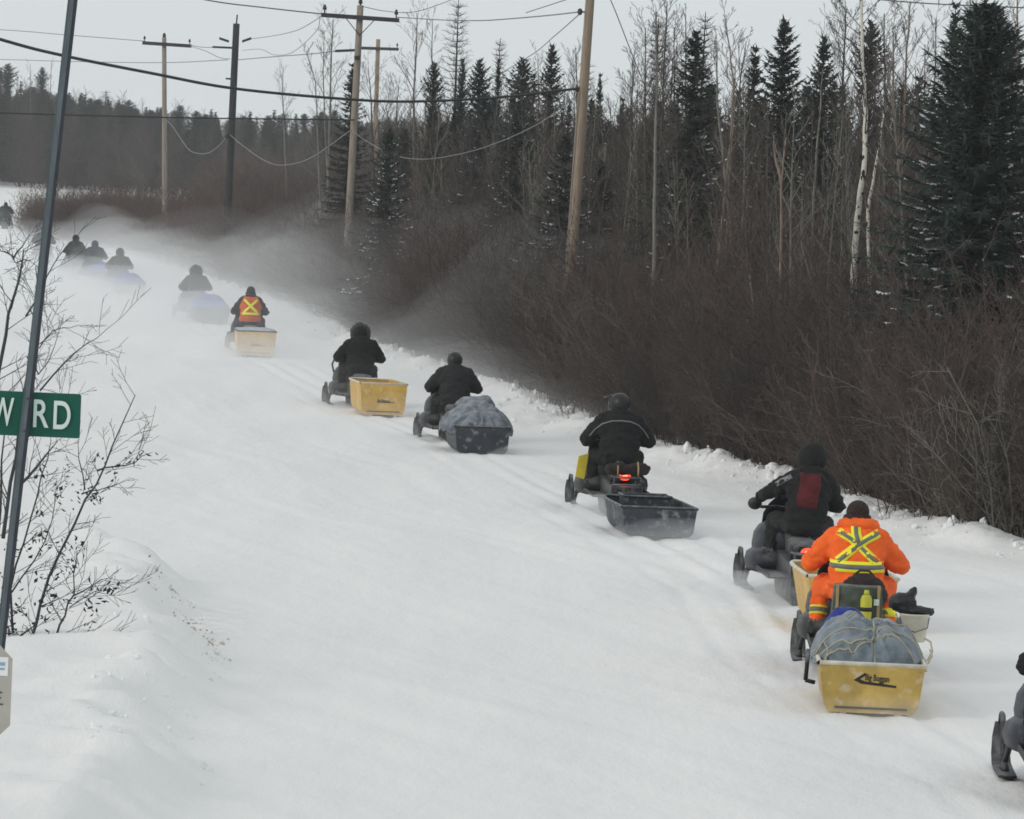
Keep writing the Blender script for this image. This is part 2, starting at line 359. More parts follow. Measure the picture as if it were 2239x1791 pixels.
# let the fine columns follow the road to the left as it recedes
GX = GX + np.interp(GY, [0, 66, 300, 400, 4000], [0, 0, -22, -22, -22]) * (np.abs(GX) < 45)
GX = np.sort(GX, axis=1)
GZ = height(GX, GY)
def snow_ground_mat():
    m = bpy.data.materials.new("packed_snow"); m.use_nodes = True; N = m.node_tree.nodes; L = m.node_tree.links
    b = N["Principled BSDF"]; b.inputs["Roughness"].default_value = 0.75; b.inputs["Specular IOR Level"].default_value = 0.2
    tc = N.new("ShaderNodeTexCoord")
    n1 = N.new("ShaderNodeTexNoise"); n1.inputs["Scale"].default_value = 0.35; n1.inputs["Detail"].default_value = 6
    mp = N.new("ShaderNodeMapping"); mp.inputs["Scale"].default_value = (2.2, 0.25, 1); mp.inputs["Rotation"].default_value = (0, 0, math.radians(-5))
    L.new(tc.outputs["Object"], mp.inputs[0]); L.new(mp.outputs[0], n1.inputs["Vector"])
    rp = N.new("ShaderNodeValToRGB"); e = rp.color_ramp.elements
    e[0].position = 0.35; e[1].position = 0.62; e[0].color = (0.780, 0.772, 0.765, 1); e[1].color = (0.828, 0.816, 0.803, 1)
    L.new(n1.outputs[0], rp.inputs[0])
    # gritty brown dirt thrown on the shoulder at the lower left (a stain of its own, broken up by noise)
    def stain(cx, cy, rx, ry):
        mm = N.new("ShaderNodeMapping"); mm.inputs["Location"].default_value = (-cx / rx, -cy / ry, 0); mm.inputs["Scale"].default_value = (1 / rx, 1 / ry, 0)
        L.new(tc.outputs["Object"], mm.inputs[0]); g = N.new("ShaderNodeTexGradient"); g.gradient_type = 'SPHERICAL'; L.new(mm.outputs[0], g.inputs[0]); return g.outputs[1]
    a = stain(-3.0, 51.6, 0.55, 4.2); c = stain(-1.6, 83, 1.1, 7)
    sm = N.new("ShaderNodeMath"); sm.operation = 'MULTIPLY_ADD'; sm.inputs[1].default_value = 0.25; L.new(c, sm.inputs[0]); L.new(a, sm.inputs[2])
    n2 = N.new("ShaderNodeTexNoise"); n2.inputs["Scale"].default_value = 4; n2.inputs["Detail"].default_value = 9; n2.inputs["Roughness"].default_value = 0.7; L.new(tc.outputs["Object"], n2.inputs["Vector"])
    r2 = N.new("ShaderNodeMapRange"); r2.inputs[1].default_value = 0.44; r2.inputs[2].default_value = 0.66; r2.inputs[4].default_value = 0.3; L.new(n2.outputs[0], r2.inputs[0])
    mu = N.new("ShaderNodeMath"); mu.operation = 'MULTIPLY'; L.new(sm.outputs[0], mu.inputs[0]); L.new(r2.outputs[0], mu.inputs[1])
    mxx = N.new("ShaderNodeMix"); mxx.data_type = 'RGBA'; L.new(mu.outputs[0], mxx.inputs[0]); L.new(rp.outputs[0], mxx.inputs[6]); mxx.inputs[7].default_value = (0.36, 0.31, 0.24, 1)
    L.new(mxx.outputs[2], b.inputs["Base Color"])
    n3 = N.new("ShaderNodeTexNoise"); n3.inputs["Scale"].default_value = 2.2; n3.inputs["Detail"].default_value = 8; n3.inputs["Roughness"].default_value = 0.6
    m3 = N.new("ShaderNodeMapping"); m3.inputs["Scale"].default_value = (1.6, 0.5, 1); L.new(tc.outputs["Object"], m3.inputs[0]); L.new(m3.outputs[0], n3.inputs["Vector"])
    bp = N.new("ShaderNodeBump"); bp.inputs["Strength"].default_value = 0.55; bp.inputs["Distance"].default_value = 0.06; L.new(n3.outputs[0], bp.inputs["Height"]); L.new(bp.outputs[0], b.inputs["Normal"])
    return m
ground = link("snow_ground", grid_mesh("snow_ground", GX, GY, GZ, snow_ground_mat())); ground['kind'] = 'structure'
ground['label'] = "snow covered road and land sloping away to the treeline"

# ------------------------------------------------------------------ plants
def tri_tube(V, Fc, path, r0, r1, n=3):
    """cheap n-sided tapered twig appended to lists"""
    b = len(V); K = len(path)
    d = path[-1] - path[0]; d = d / (np.linalg.norm(d) + 1e-9)
    a = np.array([1.0, 0, 0]) if abs(d[0]) < 0.8 else np.array([0, 1.0, 0])
    u = np.cross(d, a); u /= np.linalg.norm(u); w = np.cross(d, u)
    for i, p in enumerate(path):
        r = r0 + (r1 - r0) * i / (K - 1)
        for k in range(n):
            an = 2 * math.pi * k / n
            V.append(p + (u * math.cos(an) + w * math.sin(an)) * r)
    for i in range(K - 1):
        for k in range(n):
            a_ = b + i * n + k; c_ = b + i * n + (k + 1) % n
            Fc.append((a_, c_, c_ + n, a_ + n))
def raw_mesh(name, V, Fc, mats, mi=None, smooth=False):
    me = bpy.data.meshes.new(name); me.from_pydata([tuple(p) for p in V], [], Fc)
    for m in mats: me.materials.append(m)
    if mi is not None: me.polygons.foreach_set("material_index", mi)
    if smooth: me.polygons.foreach_set("use_smooth", [True] * len(me.polygons))
    me.update(); return me
def nrm(v): return v / (np.linalg.norm(v) + 1e-9)
def wiggle(R, p, d, L, n, bend=0.15, up=0.0):
    pts = [np.array(p, float)]; d = nrm(np.array(d, float))
    for i in range(n):
        d = nrm(d + np.array([R.uniform(-bend, bend), R.uniform(-bend, bend), R.uniform(-bend, bend) + up]))
        pts.append(pts[-1] + d * L / n)
    return pts, d
def grow(R, V, Fc, p, d, L, r, depth, nsub, spread=0.7, up=0.08, rmin=0.003, first=0.25, bend=0.16):
    pts, de = wiggle(R, p, d, L, 3 if depth else 2, bend, up)
    tri_tube(V, Fc, pts, r, max(r * 0.35, rmin))
    if depth <= 0: return
    for k in range(nsub):
        t = first + (1 - first) * (k + R.random()) / nsub
        x = min(t, 0.999) * (len(pts) - 1); i = int(x); q = pts[i] + (pts[i + 1] - pts[i]) * (x - i)
        ax = nrm(pts[i + 1] - pts[i]); s = np.array([R.gauss(0, 1) for _ in range(3)]); s = nrm(s - ax * s.dot(ax))
        dd = nrm(ax + s * R.uniform(spread * 0.6, spread * 1.3))
        grow(R, V, Fc, q, dd, L * (1 - t * 0.55) * R.uniform(0.35, 0.6), max(r * 0.5, rmin), depth - 1, nsub - 1, spread, up, rmin, first, bend)
def shrub_mesh(seed, h=3.6, stems=11, m=None, spread=0.28, nsub=5, r=0.017):
    R = random.Random(seed); V = []; Fc = []
    for k in range(stems):
        a = R.uniform(0, 2 * math.pi); ti = R.uniform(0.05, spread)
        grow(R, V, Fc, (R.uniform(-.45, .45), R.uniform(-.45, .45), -0.25), (math.cos(a) * ti, math.sin(a) * ti, 1), h * R.uniform(0.6, 1.08) + .25, r * R.uniform(.7, 1.3), 2, nsub + 1, 0.95, 0.03, 0.0036, .12, .27)
    return raw_mesh("shrub", V, Fc, [m])
def sapling_mesh(seed, h=6.0, m=None, nb=26, nsub=4):
    R = random.Random(seed); V = []; Fc = []
    pts, _ = wiggle(R, (0, 0, -.3), (R.uniform(-.05, .05), R.uniform(-.05, .05), 1), h + .3, 7, 0.035)
    tri_tube(V, Fc, pts, 0.034, 0.006, 5)
    for k in range(nb):
        t = 0.22 + 0.76 * (k + R.random()) / nb; x = t * 7; i = min(int(x), 6); q = pts[i] + (pts[i + 1] - pts[i]) * (x - i)
        a = R.uniform(0, 2 * math.pi); e = R.uniform(0.9, 1.8)
        grow(R, V, Fc, q, (math.cos(a), math.sin(a), e), (0.45 + 1.3 * (1 - t)) * R.uniform(.6, 1.2), 0.009, 1, nsub, 0.55, 0.08, 0.0034)
    return raw_mesh("sapling", V, Fc, [m])

def scatter(name, protos, P, rot, scl, idx, mats=None):
    """One object that instances the proto meshes on points through geometry nodes."""
    me = bpy.data.meshes.new(name); me.from_pydata([tuple(p) for p in P], [], [])
    a = me.attributes.new("rot", 'FLOAT_VECTOR', 'POINT'); a.data.foreach_set("vector", np.asarray(rot, float).ravel())
    a = me.attributes.new("scl", 'FLOAT_VECTOR', 'POINT'); a.data.foreach_set("vector", np.asarray(scl, float).ravel())
    a = me.attributes.new("pick", 'INT', 'POINT'); a.data.foreach_set("value", np.asarray(idx, int))
    o = link(name, me); o['kind'] = 'stuff'
    g = bpy.data.node_groups.new(name + "_nodes", 'GeometryNodeTree')
    g.interface.new_socket("Geometry", in_out='INPUT', socket_type='NodeSocketGeometry'); g.interface.new_socket("Geometry", in_out='OUTPUT', socket_type='NodeSocketGeometry')
    N = g.nodes; L = g.links
    gi = N.new("NodeGroupInput"); go = N.new("NodeGroupOutput"); ip = N.new("GeometryNodeInstanceOnPoints"); jn = N.new("GeometryNodeJoinGeometry")
    for pm in reversed(protos):
        po = bpy.data.objects.new(pm.name + "_source", pm)
        oi = N.new("GeometryNodeObjectInfo"); oi.inputs["Object"].default_value = po; oi.inputs["As Instance"].default_value = True
        L.new(oi.outputs["Geometry"], jn.inputs[0])
    def attr(nm, ty):
        n = N.new("GeometryNodeInputNamedAttribute"); n.data_type = ty; n.inputs[0].default_value = nm; return n.outputs[0]
    e2r = N.new("FunctionNodeEulerToRotation"); L.new(attr("rot", 'FLOAT_VECTOR'), e2r.inputs[0])
    L.new(gi.outputs[0], ip.inputs["Points"]); L.new(jn.outputs[0], ip.inputs["Instance"]); ip.inputs["Pick Instance"].default_value = True
    L.new(attr("pick", 'INT'), ip.inputs["Instance Index"]); L.new(e2r.outputs[0], ip.inputs["Rotation"]); L.new(attr("scl", 'FLOAT_VECTOR'), ip.inputs["Scale"])
    L.new(ip.outputs[0], go.inputs[0])
    md = o.modifiers.new("scatter", 'NODES'); md.node_group = g
    return o

def spruce_meshes(seed, h=8.0, hw=0.8, base=0.12, step=0.2, per=7, prof=0.85, sprigs=7, sl=0.24, needle=None, droop=0.25, snow=0.0, club=False, sw=0.035):
    """trunk, crown and snow meshes of a spruce"""
    R = random.Random(seed); TV = []; TF = []; V = []; Fc = []; SV = []; SF = []
    tri_tube(TV, TF, [np.array([0, 0, -.4]), np.array([R.uniform(-.03, .03), 0, h * .5]), np.array([0, 0, h])], 0.055 + h * 0.006, 0.01, 8)
    def sprig(p, d, L, w):
        d = nrm(d); a = np.array([0, 0, 1.0]); u = np.cross(d, a); u = nrm(u) * w; b = len(V)
        V.extend([p - u, p + u, p + np.array([0, 0, w * .8]), p + d * L])
        Fc.extend([(b, b + 3, b + 2), (b + 2, b + 3, b + 1), (b, b + 1, b + 3)])
    z = h * base
    while z < h - 0.06:
        t = (z - h * base) / (h * (1 - base))
        w = hw * (1 - t) ** prof
        if club: w = hw * ((1 - t) ** prof * 0.75 + 0.42 * math.exp(-((t - 0.86) / 0.09) ** 2))
        w = max(w, 0.07) * (0.55 + 0.45 * min(1, t / 0.12 + 0.3))
        n = max(3, int(per * (0.6 + 0.4 * w / hw)))
        a0 = R.uniform(0, 6.28)
        for k in range(n):
            a = a0 + 6.283 * (k + R.uniform(-.3, .3)) / n; L = w * R.uniform(0.62, 1.22)
            dr = droop * (1.15 - 0.9 * t) + R.uniform(-.08, .08)
            rise = 0.55 * t * t
            hd = np.array([math.cos(a), math.sin(a), 0]); pts = []; zb = z + R.uniform(-.5, .5) * step
            for i in range(5):
                q = i / 4
                pts.append(hd * L * q + np.array([0, 0, zb + R.uniform(-.01, .01) + rise * L * q - dr * L * (q ** 1.3) + 0.16 * L * q ** 4]))
            tri_tube(V, Fc, pts, 0.012, 0.004)
            ns = max(3, int(sprigs * (0.4 + 0.6 * L / hw)))
            side = np.array([-hd[1], hd[0], 0])
            for i in range(ns):
                q = (i + R.random()) / ns; x = q * 4; j = min(int(x), 3); p = pts[j] + (pts[j + 1] - pts[j]) * (x - j)
                ax = nrm(pts[j + 1] - pts[j])
                ll = sl * R.uniform(.6, 1.15) * (1.1 - 0.38 * q) * (0.45 + .55 * min(1, L / 0.7))
                for sg in (-1, 1):
                    sprig(p, ax * R.uniform(.5, .9) + side * sg * R.uniform(.5, .9) + np.array([0, 0, R.uniform(-.35, .08)]), ll, sw * R.uniform(.7, 1.2))
                sprig(p, ax * .6 + np.array([R.uniform(-.3, .3), R.uniform(-.3, .3), R.uniform(-.9, -.2)]), ll * .8, sw)
            sprig(pts[-1], pts[-1] - pts[-2], sl * .6, sw * .7)
            for rep in range(5):
                if R.random() > snow or L < 0.2: continue
                s0 = R.uniform(0.15, 0.85); s1 = min(1.0, s0 + R.uniform(0.06, 0.22) / max(L, .6)); P2 = []
                for i in range(4):
                    x = (s0 + (s1 - s0) * i / 3) * 4; j = min(int(x), 3); P2.append(pts[j] + (pts[j + 1] - pts[j]) * (x - j) + np.array([0, 0, .028]))
                b = len(SV); wd = R.uniform(.008, .028)
                for i, p in enumerate(P2):
                    ww = wd * (0.4, 1, 1, .35)[i] * R.uniform(.7, 1.2)
                    SV.extend([p - side * ww + np.array([0, 0, -.02]), p + np.array([0, 0, ww * .55]), p + side * ww + np.array([0, 0, -.02]), p + np.array([0, 0, -.03])])
                for i in range(3):
                    for c in range(4):
                        SF.append((b + i * 4 + c, b + i * 4 + (c + 1) % 4, b + i * 4 + 4 + (c + 1) % 4, b + i * 4 + 4 + c))
        z += step * R.uniform(.75, 1.2) * (0.75 + 0.35 * (1 - t))
    sprig(np.array([0, 0, h - .1]), np.array([0, 0, 1.0]), .32, .02)
    nd = needle or needles
    return raw_mesh("trunk", TV, TF, [bark_spruce], smooth=True), raw_mesh("crown", V, Fc, [nd]), (raw_mesh("snow", SV, SF, [snow_m], smooth=True) if SV else None)
def larch_meshes(seed, h=9.0, hw=0.95, m=None):
    R = random.Random(seed); TV = []; TF = []; V = []; Fc = []
    tri_tube(TV, TF, [np.array([0, 0, -.4]), np.array([R.uniform(-.05, .05), 0, h * .5]), np.array([0, 0, h])], 0.10, 0.01, 8)
    z = h * .15
    while z < h - .15:
        t = z / h; w = hw * (1 - t) ** .75 * 1.25 + .06
        a0 = R.uniform(0, 6.28)
        for k in range(5):
            a = a0 + 6.283 * k / 5 + R.uniform(-.4, .4); L = w * R.uniform(.6, 1.2)
            pts = [np.array([math.cos(a) * L * q, math.sin(a) * L * q, z - .10 * L * q + .45 * L * q * q]) for q in (0, .35, .7, 1)]
            tri_tube(V, Fc, pts, .013, .0045)
            for i in range(int(5 + 7 * L)):
                q = R.uniform(.15, 1); x = q * 3; j = min(int(x), 2); p = pts[j] + (pts[j + 1] - pts[j]) * (x - j)
                d = nrm(np.array([math.cos(a) * .6 + R.gauss(0, .5), math.sin(a) * .6 + R.gauss(0, .5), R.uniform(-.2, .9)]))
                tri_tube(V, Fc, [p, p + d * R.uniform(.10, .30)], .0055, .0035)
        z += R.uniform(.13, .22)
    return raw_mesh("trunk", TV, TF, [bark_brown], smooth=True), raw_mesh("crown", V, Fc, [m or bark_brown])
def bare_meshes(seed, path, r0, r1, bark, twig, crown_from=0.45, nb=26, bl=1.5, nsub=5, elev=1.3, marks=False, depth=2):
    """trunk along a given path (local), branches on its upper part"""
    R = random.Random(seed); path = [np.array(p, float) for p in path]
    P = []; 
    for a, b in zip(path[:-1], path[1:]):
        for k in range(4): P.append(a + (b - a) * k / 4 + (np.array([R.uniform(-1, 1), R.uniform(-1, 1), 0]) * .012 if k else 0))
    P.append(path[-1]); n = len(P)
    mb = MB(); mb.tube(P, [r0 + (r1 - r0) * i / (n - 1) for i in range(n)], 8)
    if marks:
        for k in range(26):
            x = R.uniform(.03, .92) * (n - 1); i = int(x); q = P[i] + (P[min(i + 1, n - 1)] - P[i]) * (x - i); rr = r0 + (r1 - r0) * x / (n - 1)
            a = R.uniform(math.pi * 1.1, math.pi * 1.9)
            mb.ell(q + np.array([math.cos(a), math.sin(a), 0]) * rr * .75, (rr * R.uniform(.35, .8), rr * .5, R.uniform(.02, .07)), 6, 5, 1)
    tm = mb.mesh("trunk", [bark, bark_mark] if marks else [bark], True, False)
    V = []; Fc = []
    for k in range(nb):
        t = crown_from + (1 - crown_from) * (k + R.random()) / nb; x = min(t, .995) * (n - 1); i = int(x); q = P[i] + (P[i + 1] - P[i]) * (x - i)
        a = R.uniform(0, 6.28)
        grow(R, V, Fc, q, (math.cos(a), math.sin(a), elev * R.uniform(.6, 1.5)), bl * (1.15 - .75 * t) * R.uniform(.6, 1.25), max(.005, (r0 + (r1 - r0) * t) * .36), depth, nsub, .6, .06, .003)
    return tm, (raw_mesh("crown", V, Fc, [twig]) if V else None)
# ------------------------------------------------------------------ snowmobile
def superring(y, hw, z0, z1, n=18, e=2.6, cx=0.0):
    r = []
    for k in range(n):
        a = 2 * math.pi * k / n; c, s_ = math.cos(a), math.sin(a)
        r.append((cx + hw * abs(c) ** (2 / e) * (1 if c > 0 else -1), y, (z0 + z1) / 2 + (z1 - z0) / 2 * abs(s_) ** (2 / e) * (1 if s_ > 0 else -1)))
    return r
def loop_path(n=40):
    """side profile of the rubber track: a closed stadium, nose raised to the drive sprocket"""
    P = []
    A = [(-1.32, .17, .15), (0.25, .16, .13), (0.55, .34, .13)]
    pts = []
    for k in range(7): a = math.pi / 2 + math.pi * k / 6; pts.append((-1.32 + .15 * math.cos(a), .17 + .15 * math.sin(a)))
    for k in range(1, 8): pts.append((-1.32 + 1.5 * k / 8, .02))
    for k in range(4): t = k / 3; pts.append((0.22 + .36 * t, .02 + .17 * t * t + .04 * t))
    for k in range(5): a = -math.pi / 4 + math.pi * .75 * k / 4; pts.append((.55 + .13 * math.cos(a), .34 + .13 * math.sin(a)))
    for k in range(1, 9): t = k / 9; pts.append((.5 - 1.82 * t, .47 - .15 * t))
    return pts
_smcache = {}
def snowmobile_meshes():
    if _smcache: return _smcache
    d = _smcache
    lp = loop_path(); n = len(lp)
    # track: closed belt of real thickness plus lugs
    m = MB(); W = .20
    inn = []
    for i in range(n):
        a = Vector((lp[i - 1][0], lp[i - 1][1])); b = Vector((lp[(i + 1) % n][0], lp[(i + 1) % n][1])); t = (b - a).normalized(); nn = Vector((-t.y, t.x))
        inn.append((lp[i][0] + nn.x * .022, lp[i][1] + nn.y * .022))
    V = []; Fc = []
    for i in range(n):
        V += [(-W, lp[i][0], lp[i][1]), (W, lp[i][0], lp[i][1]), (W, inn[i][0], inn[i][1]), (-W, inn[i][0], inn[i][1])]
    for i in range(n):
        j = (i + 1) % n
        for k in range(4): Fc.append((i * 4 + k, i * 4 + (k + 1) % 4, j * 4 + (k + 1) % 4, j * 4 + k))
    m.add(V, Fc)
    for i in range(0, n):
        for f_ in (0, .5):
            j = (i + 1) % n; y = lp[i][0] + (lp[j][0] - lp[i][0]) * f_; z = lp[i][1] + (lp[j][1] - lp[i][1]) * f_
            ang = math.atan2(lp[j][1] - lp[i][1], lp[j][0] - lp[i][0])
            m.box((0, y, z), (.37, .022, .05), rx=ang)
    d['track'] = m.mesh("track", [rubber_m])
    m = MB()
    for x in (-.14, 0, .14): m.tube([(x - .025, -1.32, .17), (x + .025, -1.32, .17)], .11, 14)
    for y in (-.9, -.45, 0.05):
        for x in (-.14, .14): m.tube([(x - .02, y, .115), (x + .02, y, .115)], .065, 12)
    d['bogie_wheel'] = m.mesh("bogie_wheel", [plastic_grey])
    m = MB()
    for x in (-.1, .1): m.tube([(x, -1.25, .12), (x, .15, .10), (x, .42, .25)], .018, 6)
    m.tube([(-.12, -.2, .1), (-.12, -.45, .42)], .018, 6); m.tube([(.12, -.2, .1), (.12, -.45, .42)], .018, 6); m.tube([(0, -.75, .14), (0, -.5, .42)], .035, 8)
    d['suspension_rail'] = m.mesh("suspension_rail", [metal_m], True)
    # tunnel with running boards
    m = MB(); 
    m.loft([[(-.225, y, zb), (-.225, y, zt), (.225, y, zt), (.225, y, zb), (.21, y, zb), (.21, y, zt - .012), (-.21, y, zt - .012), (-.21, y, zb)] for y, zb, zt in ((-1.42, .33, .47), (-.3, .30, .52), (.45, .30, .56))])
    d['tunnel'] = m.mesh("tunnel", [metal_m])
    for sg in (-1, 1):
        m = MB(); m.box((sg * .335, -.40, .30), (.21, 1.35, .018)); m.box((sg * .44, -.40, .317), (.018, 1.35, .05)); m.box((sg * .335, .36, .40), (.21, .16, .03), rx=.9)
        d['running_board%d' % sg] = m.mesh("running_board", [plastic_grey])
    m = MB(); R_ = []
    for y, hw, z0, z1 in ((-1.0, .12, .50, .60), (-.97, .17, .49, .68), (-.8, .19, .49, .73), (-.5, .185, .50, .72), (-.2, .165, .50, .735), (.05, .15, .52, .80), (.22, .15, .56, .86), (.30, .11, .62, .84)): R_.append(superring(y, hw, z0, z1, 16, 3.2))
    m.loft(R_); d['seat'] = m.mesh("seat", [seat_m], True)
    m = MB(); R_ = []
    for y, hw, z0, z1 in ((.12, .25, .42, .80), (.2, .33, .36, .86), (.42, .43, .27, .93), (.75, .46, .24, .90), (1.0, .43, .24, .78), (1.2, .37, .27, .67), (1.36, .26, .33, .57), (1.45, .12, .39, .50)): R_.append(superring(y, hw, z0, z1, 20, 2.5))
    m.v = [(a * 1.04, b, c if c < .5 else .5 + (c - .5) * 1.12) for a, b, c in m.v] if m.v else m.v
    m.loft(R_); d['hood'] = m.mesh("hood", [cowl_black], True)
    m = MB(); R_ = []
    for y, hw, z0, z1 in ((.05, .38, .30, .52), (.3, .50, .22, .58), (.7, .545, .2, .56), (1.0, .50, .2, .50), (1.25, .38, .23, .44), (1.4, .2, .29, .40)): R_.append(superring(y, hw, z0, z1, 18, 3.2))
    m.loft(R_); d['belly_pan'] = m.mesh("belly_pan", [cowl_black], True)
    m = MB(); rows = []
    for z, y, hw in ((.86, .86, .36), (.98, .74, .36), (1.1, .62, .31), (1.2, .54, .22)):
        o_ = [(hw * u, y - .20 * u * u, z - .04 * u * u) for u in np.linspace(-1, 1, 11)]; i_ = [(p[0] * .985, p[1] - .007, p[2]) for p in o_][::-1]; rows.append(o_ + i_)
    m.loft(rows); d['windshield'] = m.mesh("windshield", [visor_m], True)
    m = MB(); m.tube([(0, .58, .82), (0, .46, 1.0)], .024, 8); m.tube([(-.40, .36, 1.02), (-.22, .42, 1.03), (0, .45, 1.0), (.22, .42, 1.03), (.40, .36, 1.02)], .014, 8); m.box((0, .45, 1.0), (.16, .07, .06))
    d['handlebar'] = m.mesh("handlebar", [boot_m], True)
    for sg in (-1, 1):
        m = MB(); m.tube([(sg * .29, .40, 1.02), (sg * .41, .355, 1.02)], .02, 10)
        m.tube([(sg * .26, .43, 1.02), (sg * .30, .49, 1.01), (sg * .40, .46, 1.0)], .008, 6)
        d['grip%d' % sg] = m.mesh("grip", [boot_m], True)
    for sg, nm in ((-1, 'ski_a'), (1, 'ski_b')):
        m = MB(); x = sg * .49; R_ = []
        for y, z, w in ((.55, .03, .055), (.62, .02, .075), (1.2, .015, .08), (1.5, .03, .08), (1.66, .10, .078), (1.76, .22, .07), (1.79, .34, .05)):
            th = .018; dy = .012 if y > 1.6 else 0
            R_.append([(x - w, y, z), (x - w * .3, y, z - .014), (x + w * .3, y, z - .014), (x + w, y, z), (x + w, y - dy, z + th), (x - w, y - dy, z + th)])
        m.loft(R_)
        m.tube([(x, 1.79, .35), (x, 1.72, .43), (x, 1.58, .43), (x, 1.42, .30), (x, 1.3, .10), (x, 1.25, .04)], .024, 8)
        m.box((x, 1.08, .06), (.07, .34, .08), taper=.6)
        d[nm] = m.mesh("ski", [plastic_grey], True)
        m = MB(); m.tube([(x, 1.08, .08), (sg * .45, 1.0, .30), (sg * .40, .96, .46)], .028, 8)
        m.tube([(sg * .2, .9, .33), (sg * .455, 1.03, .22)], .02, 6); m.tube([(sg * .2, 1.15, .30), (sg * .455, 1.03, .22)], .02, 6); m.tube([(sg * .44, 1.03, .24), (sg * .30, .95, .60)], .04, 8)
        d['arm' + nm] = m.mesh("suspension_arm", [metal_m], True)
    m = MB(); m.tube([(-.2, -1.30, .47), (-.2, -1.46, .50), (.2, -1.46, .50), (.2, -1.30, .47)], .016, 8); m.tube([(-.19, -1.0, .49), (-.19, -1.1, .60), (-.19, -1.44, .60), (.19, -1.44, .60), (.19, -1.1, .60), (.19, -1.0, .49)], .013, 8); m.tube([(-.19, -1.44, .60), (-.19, -1.44, .5)], .012, 6); m.tube([(.19, -1.44, .60), (.19, -1.44, .5)], .012, 6)
    for y in (-1.16, -1.26, -1.36): m.tube([(-.19, y, .60), (.19, y, .60)], .01, 6)
    d['rear_rack'] = m.mesh("rear_rack", [metal_m], True)
    m = MB(); m.loft([[(-.215, -1.43, .46), (.215, -1.43, .46), (.215, -1.415, .46), (-.215, -1.415, .46)], [(-.23, -1.50, .10), (.23, -1.50, .10), (.23, -1.485, .10), (-.23, -1.485, .10)]])
    d['snow_flap'] = m.mesh("snow_flap", [boot_m])
    m = MB(); m.box((0, -1.02, .60), (.24, .10, .13), taper=.85); d['tail_housing'] = m.mesh("tail_housing", [cowl_black])
    m = MB(); m.ell((0, -1.075, .60), (.085, .03, .058), 14, 8, 0); m.ell((0, -1.10, .60), (.04, .02, .03), 10, 6, 1); d['tail_light'] = m.mesh("tail_light", [tail_red, tail_core], True)
    m = MB(); m.ell((0, -1.075, .60), (.085, .03, .055), 12, 8); d['tail_off'] = m.mesh("tail_light", [MATS['dark_red_cloth']], True)
    m = MB(); m.box((0, -1.48, .36), (.06, .14, .05)); m.tube([(0, -1.56, .33), (0, -1.56, .42)], .014, 8); d['hitch'] = m.mesh("hitch", [metal_m])
    return d
def snowmobile(x, y, z, rz, label, lit=True, cowl=None, extra=(), scale=1.0, pitch=0.0, detail=True):
    d = snowmobile_meshes()
    t = empty("snowmobile", (x, y, z), rz, label, "snowmobile", "snowmobiles driving up the road in a line", scale)
    t.rotation_euler = (pitch, 0, rz)
    for nm, part in (('track', 'track'), ('tunnel', 'tunnel'), ('seat', 'seat'), ('hood', 'hood'), ('belly_pan', 'belly_pan'), ('windshield', 'windshield'), ('handlebar', 'handlebar'), ('running_board-1', 'running_board'), ('running_board1', 'running_board'), ('rear_rack', 'rear_rack'), ('snow_flap', 'snow_flap'), ('tail_housing', 'tail_light_housing'), ('hitch', 'hitch'), ('bogie_wheel', 'bogie_wheel'), ('suspension_rail', 'suspension_rail')):
        o = link(part, d[nm], t)
        if cowl and nm in ('hood', 'belly_pan'):
            o.material_slots[0].link = 'OBJECT'; o.material_slots[0].material = cowl
        if nm == 'handlebar': link("grip", d['grip-1'], o); link("grip", d['grip1'], o)
        if part in ('bogie_wheel', 'suspension_rail', 'track', 'rear_rack'): o['kind'] = 'stuff'
        if nm == 'tail_housing': link("tail_light", d['tail_light' if lit else 'tail_off'], o)
    for nm in ('ski_a', 'ski_b'):
        s_ = link("ski", d[nm], t); link("suspension_arm", d['arm' + nm], s_)
    return t

# ------------------------------------------------------------------ people
def evaluate(o):
    dg = bpy.context.evaluated_depsgraph_get(); me = bpy.data.meshes.new_from_object(o.evaluated_get(dg)); return me
def voxel_union(mb, name, voxel=0.018, smooth=6, wrinkle=0.0, seed=0):
    o = mb.build(name + "_tmp", [], None, False, True)
    md = o.modifiers.new("r", 'REMESH'); md.mode = 'VOXEL'; md.voxel_size = voxel; md.use_smooth_shade = True
    ms = o.modifiers.new("s", 'SMOOTH'); ms.iterations = smooth; ms.factor = 0.5
    me = evaluate(o); old = o.data; bpy.data.objects.remove(o); bpy.data.meshes.remove(old)
    me.name = name
    if wrinkle > 0:
        n = len(me.vertices); co = np.empty(n * 3); me.vertices.foreach_get("co", co); co = co.reshape(-1, 3)
        no = np.array([v.normal[:] for v in me.vertices])
        w = fbm(co * np.array([1, 1, 1.7]), 0.14, seed, 3, 0.55); w = 1 - np.abs(w) * 2.2          # ridged: soft folds of a padded suit
        co = co + no * (w * wrinkle)[:, None]
        me.vertices.foreach_set("co", co.ravel())
    me.update(); return me
_bodies = {}
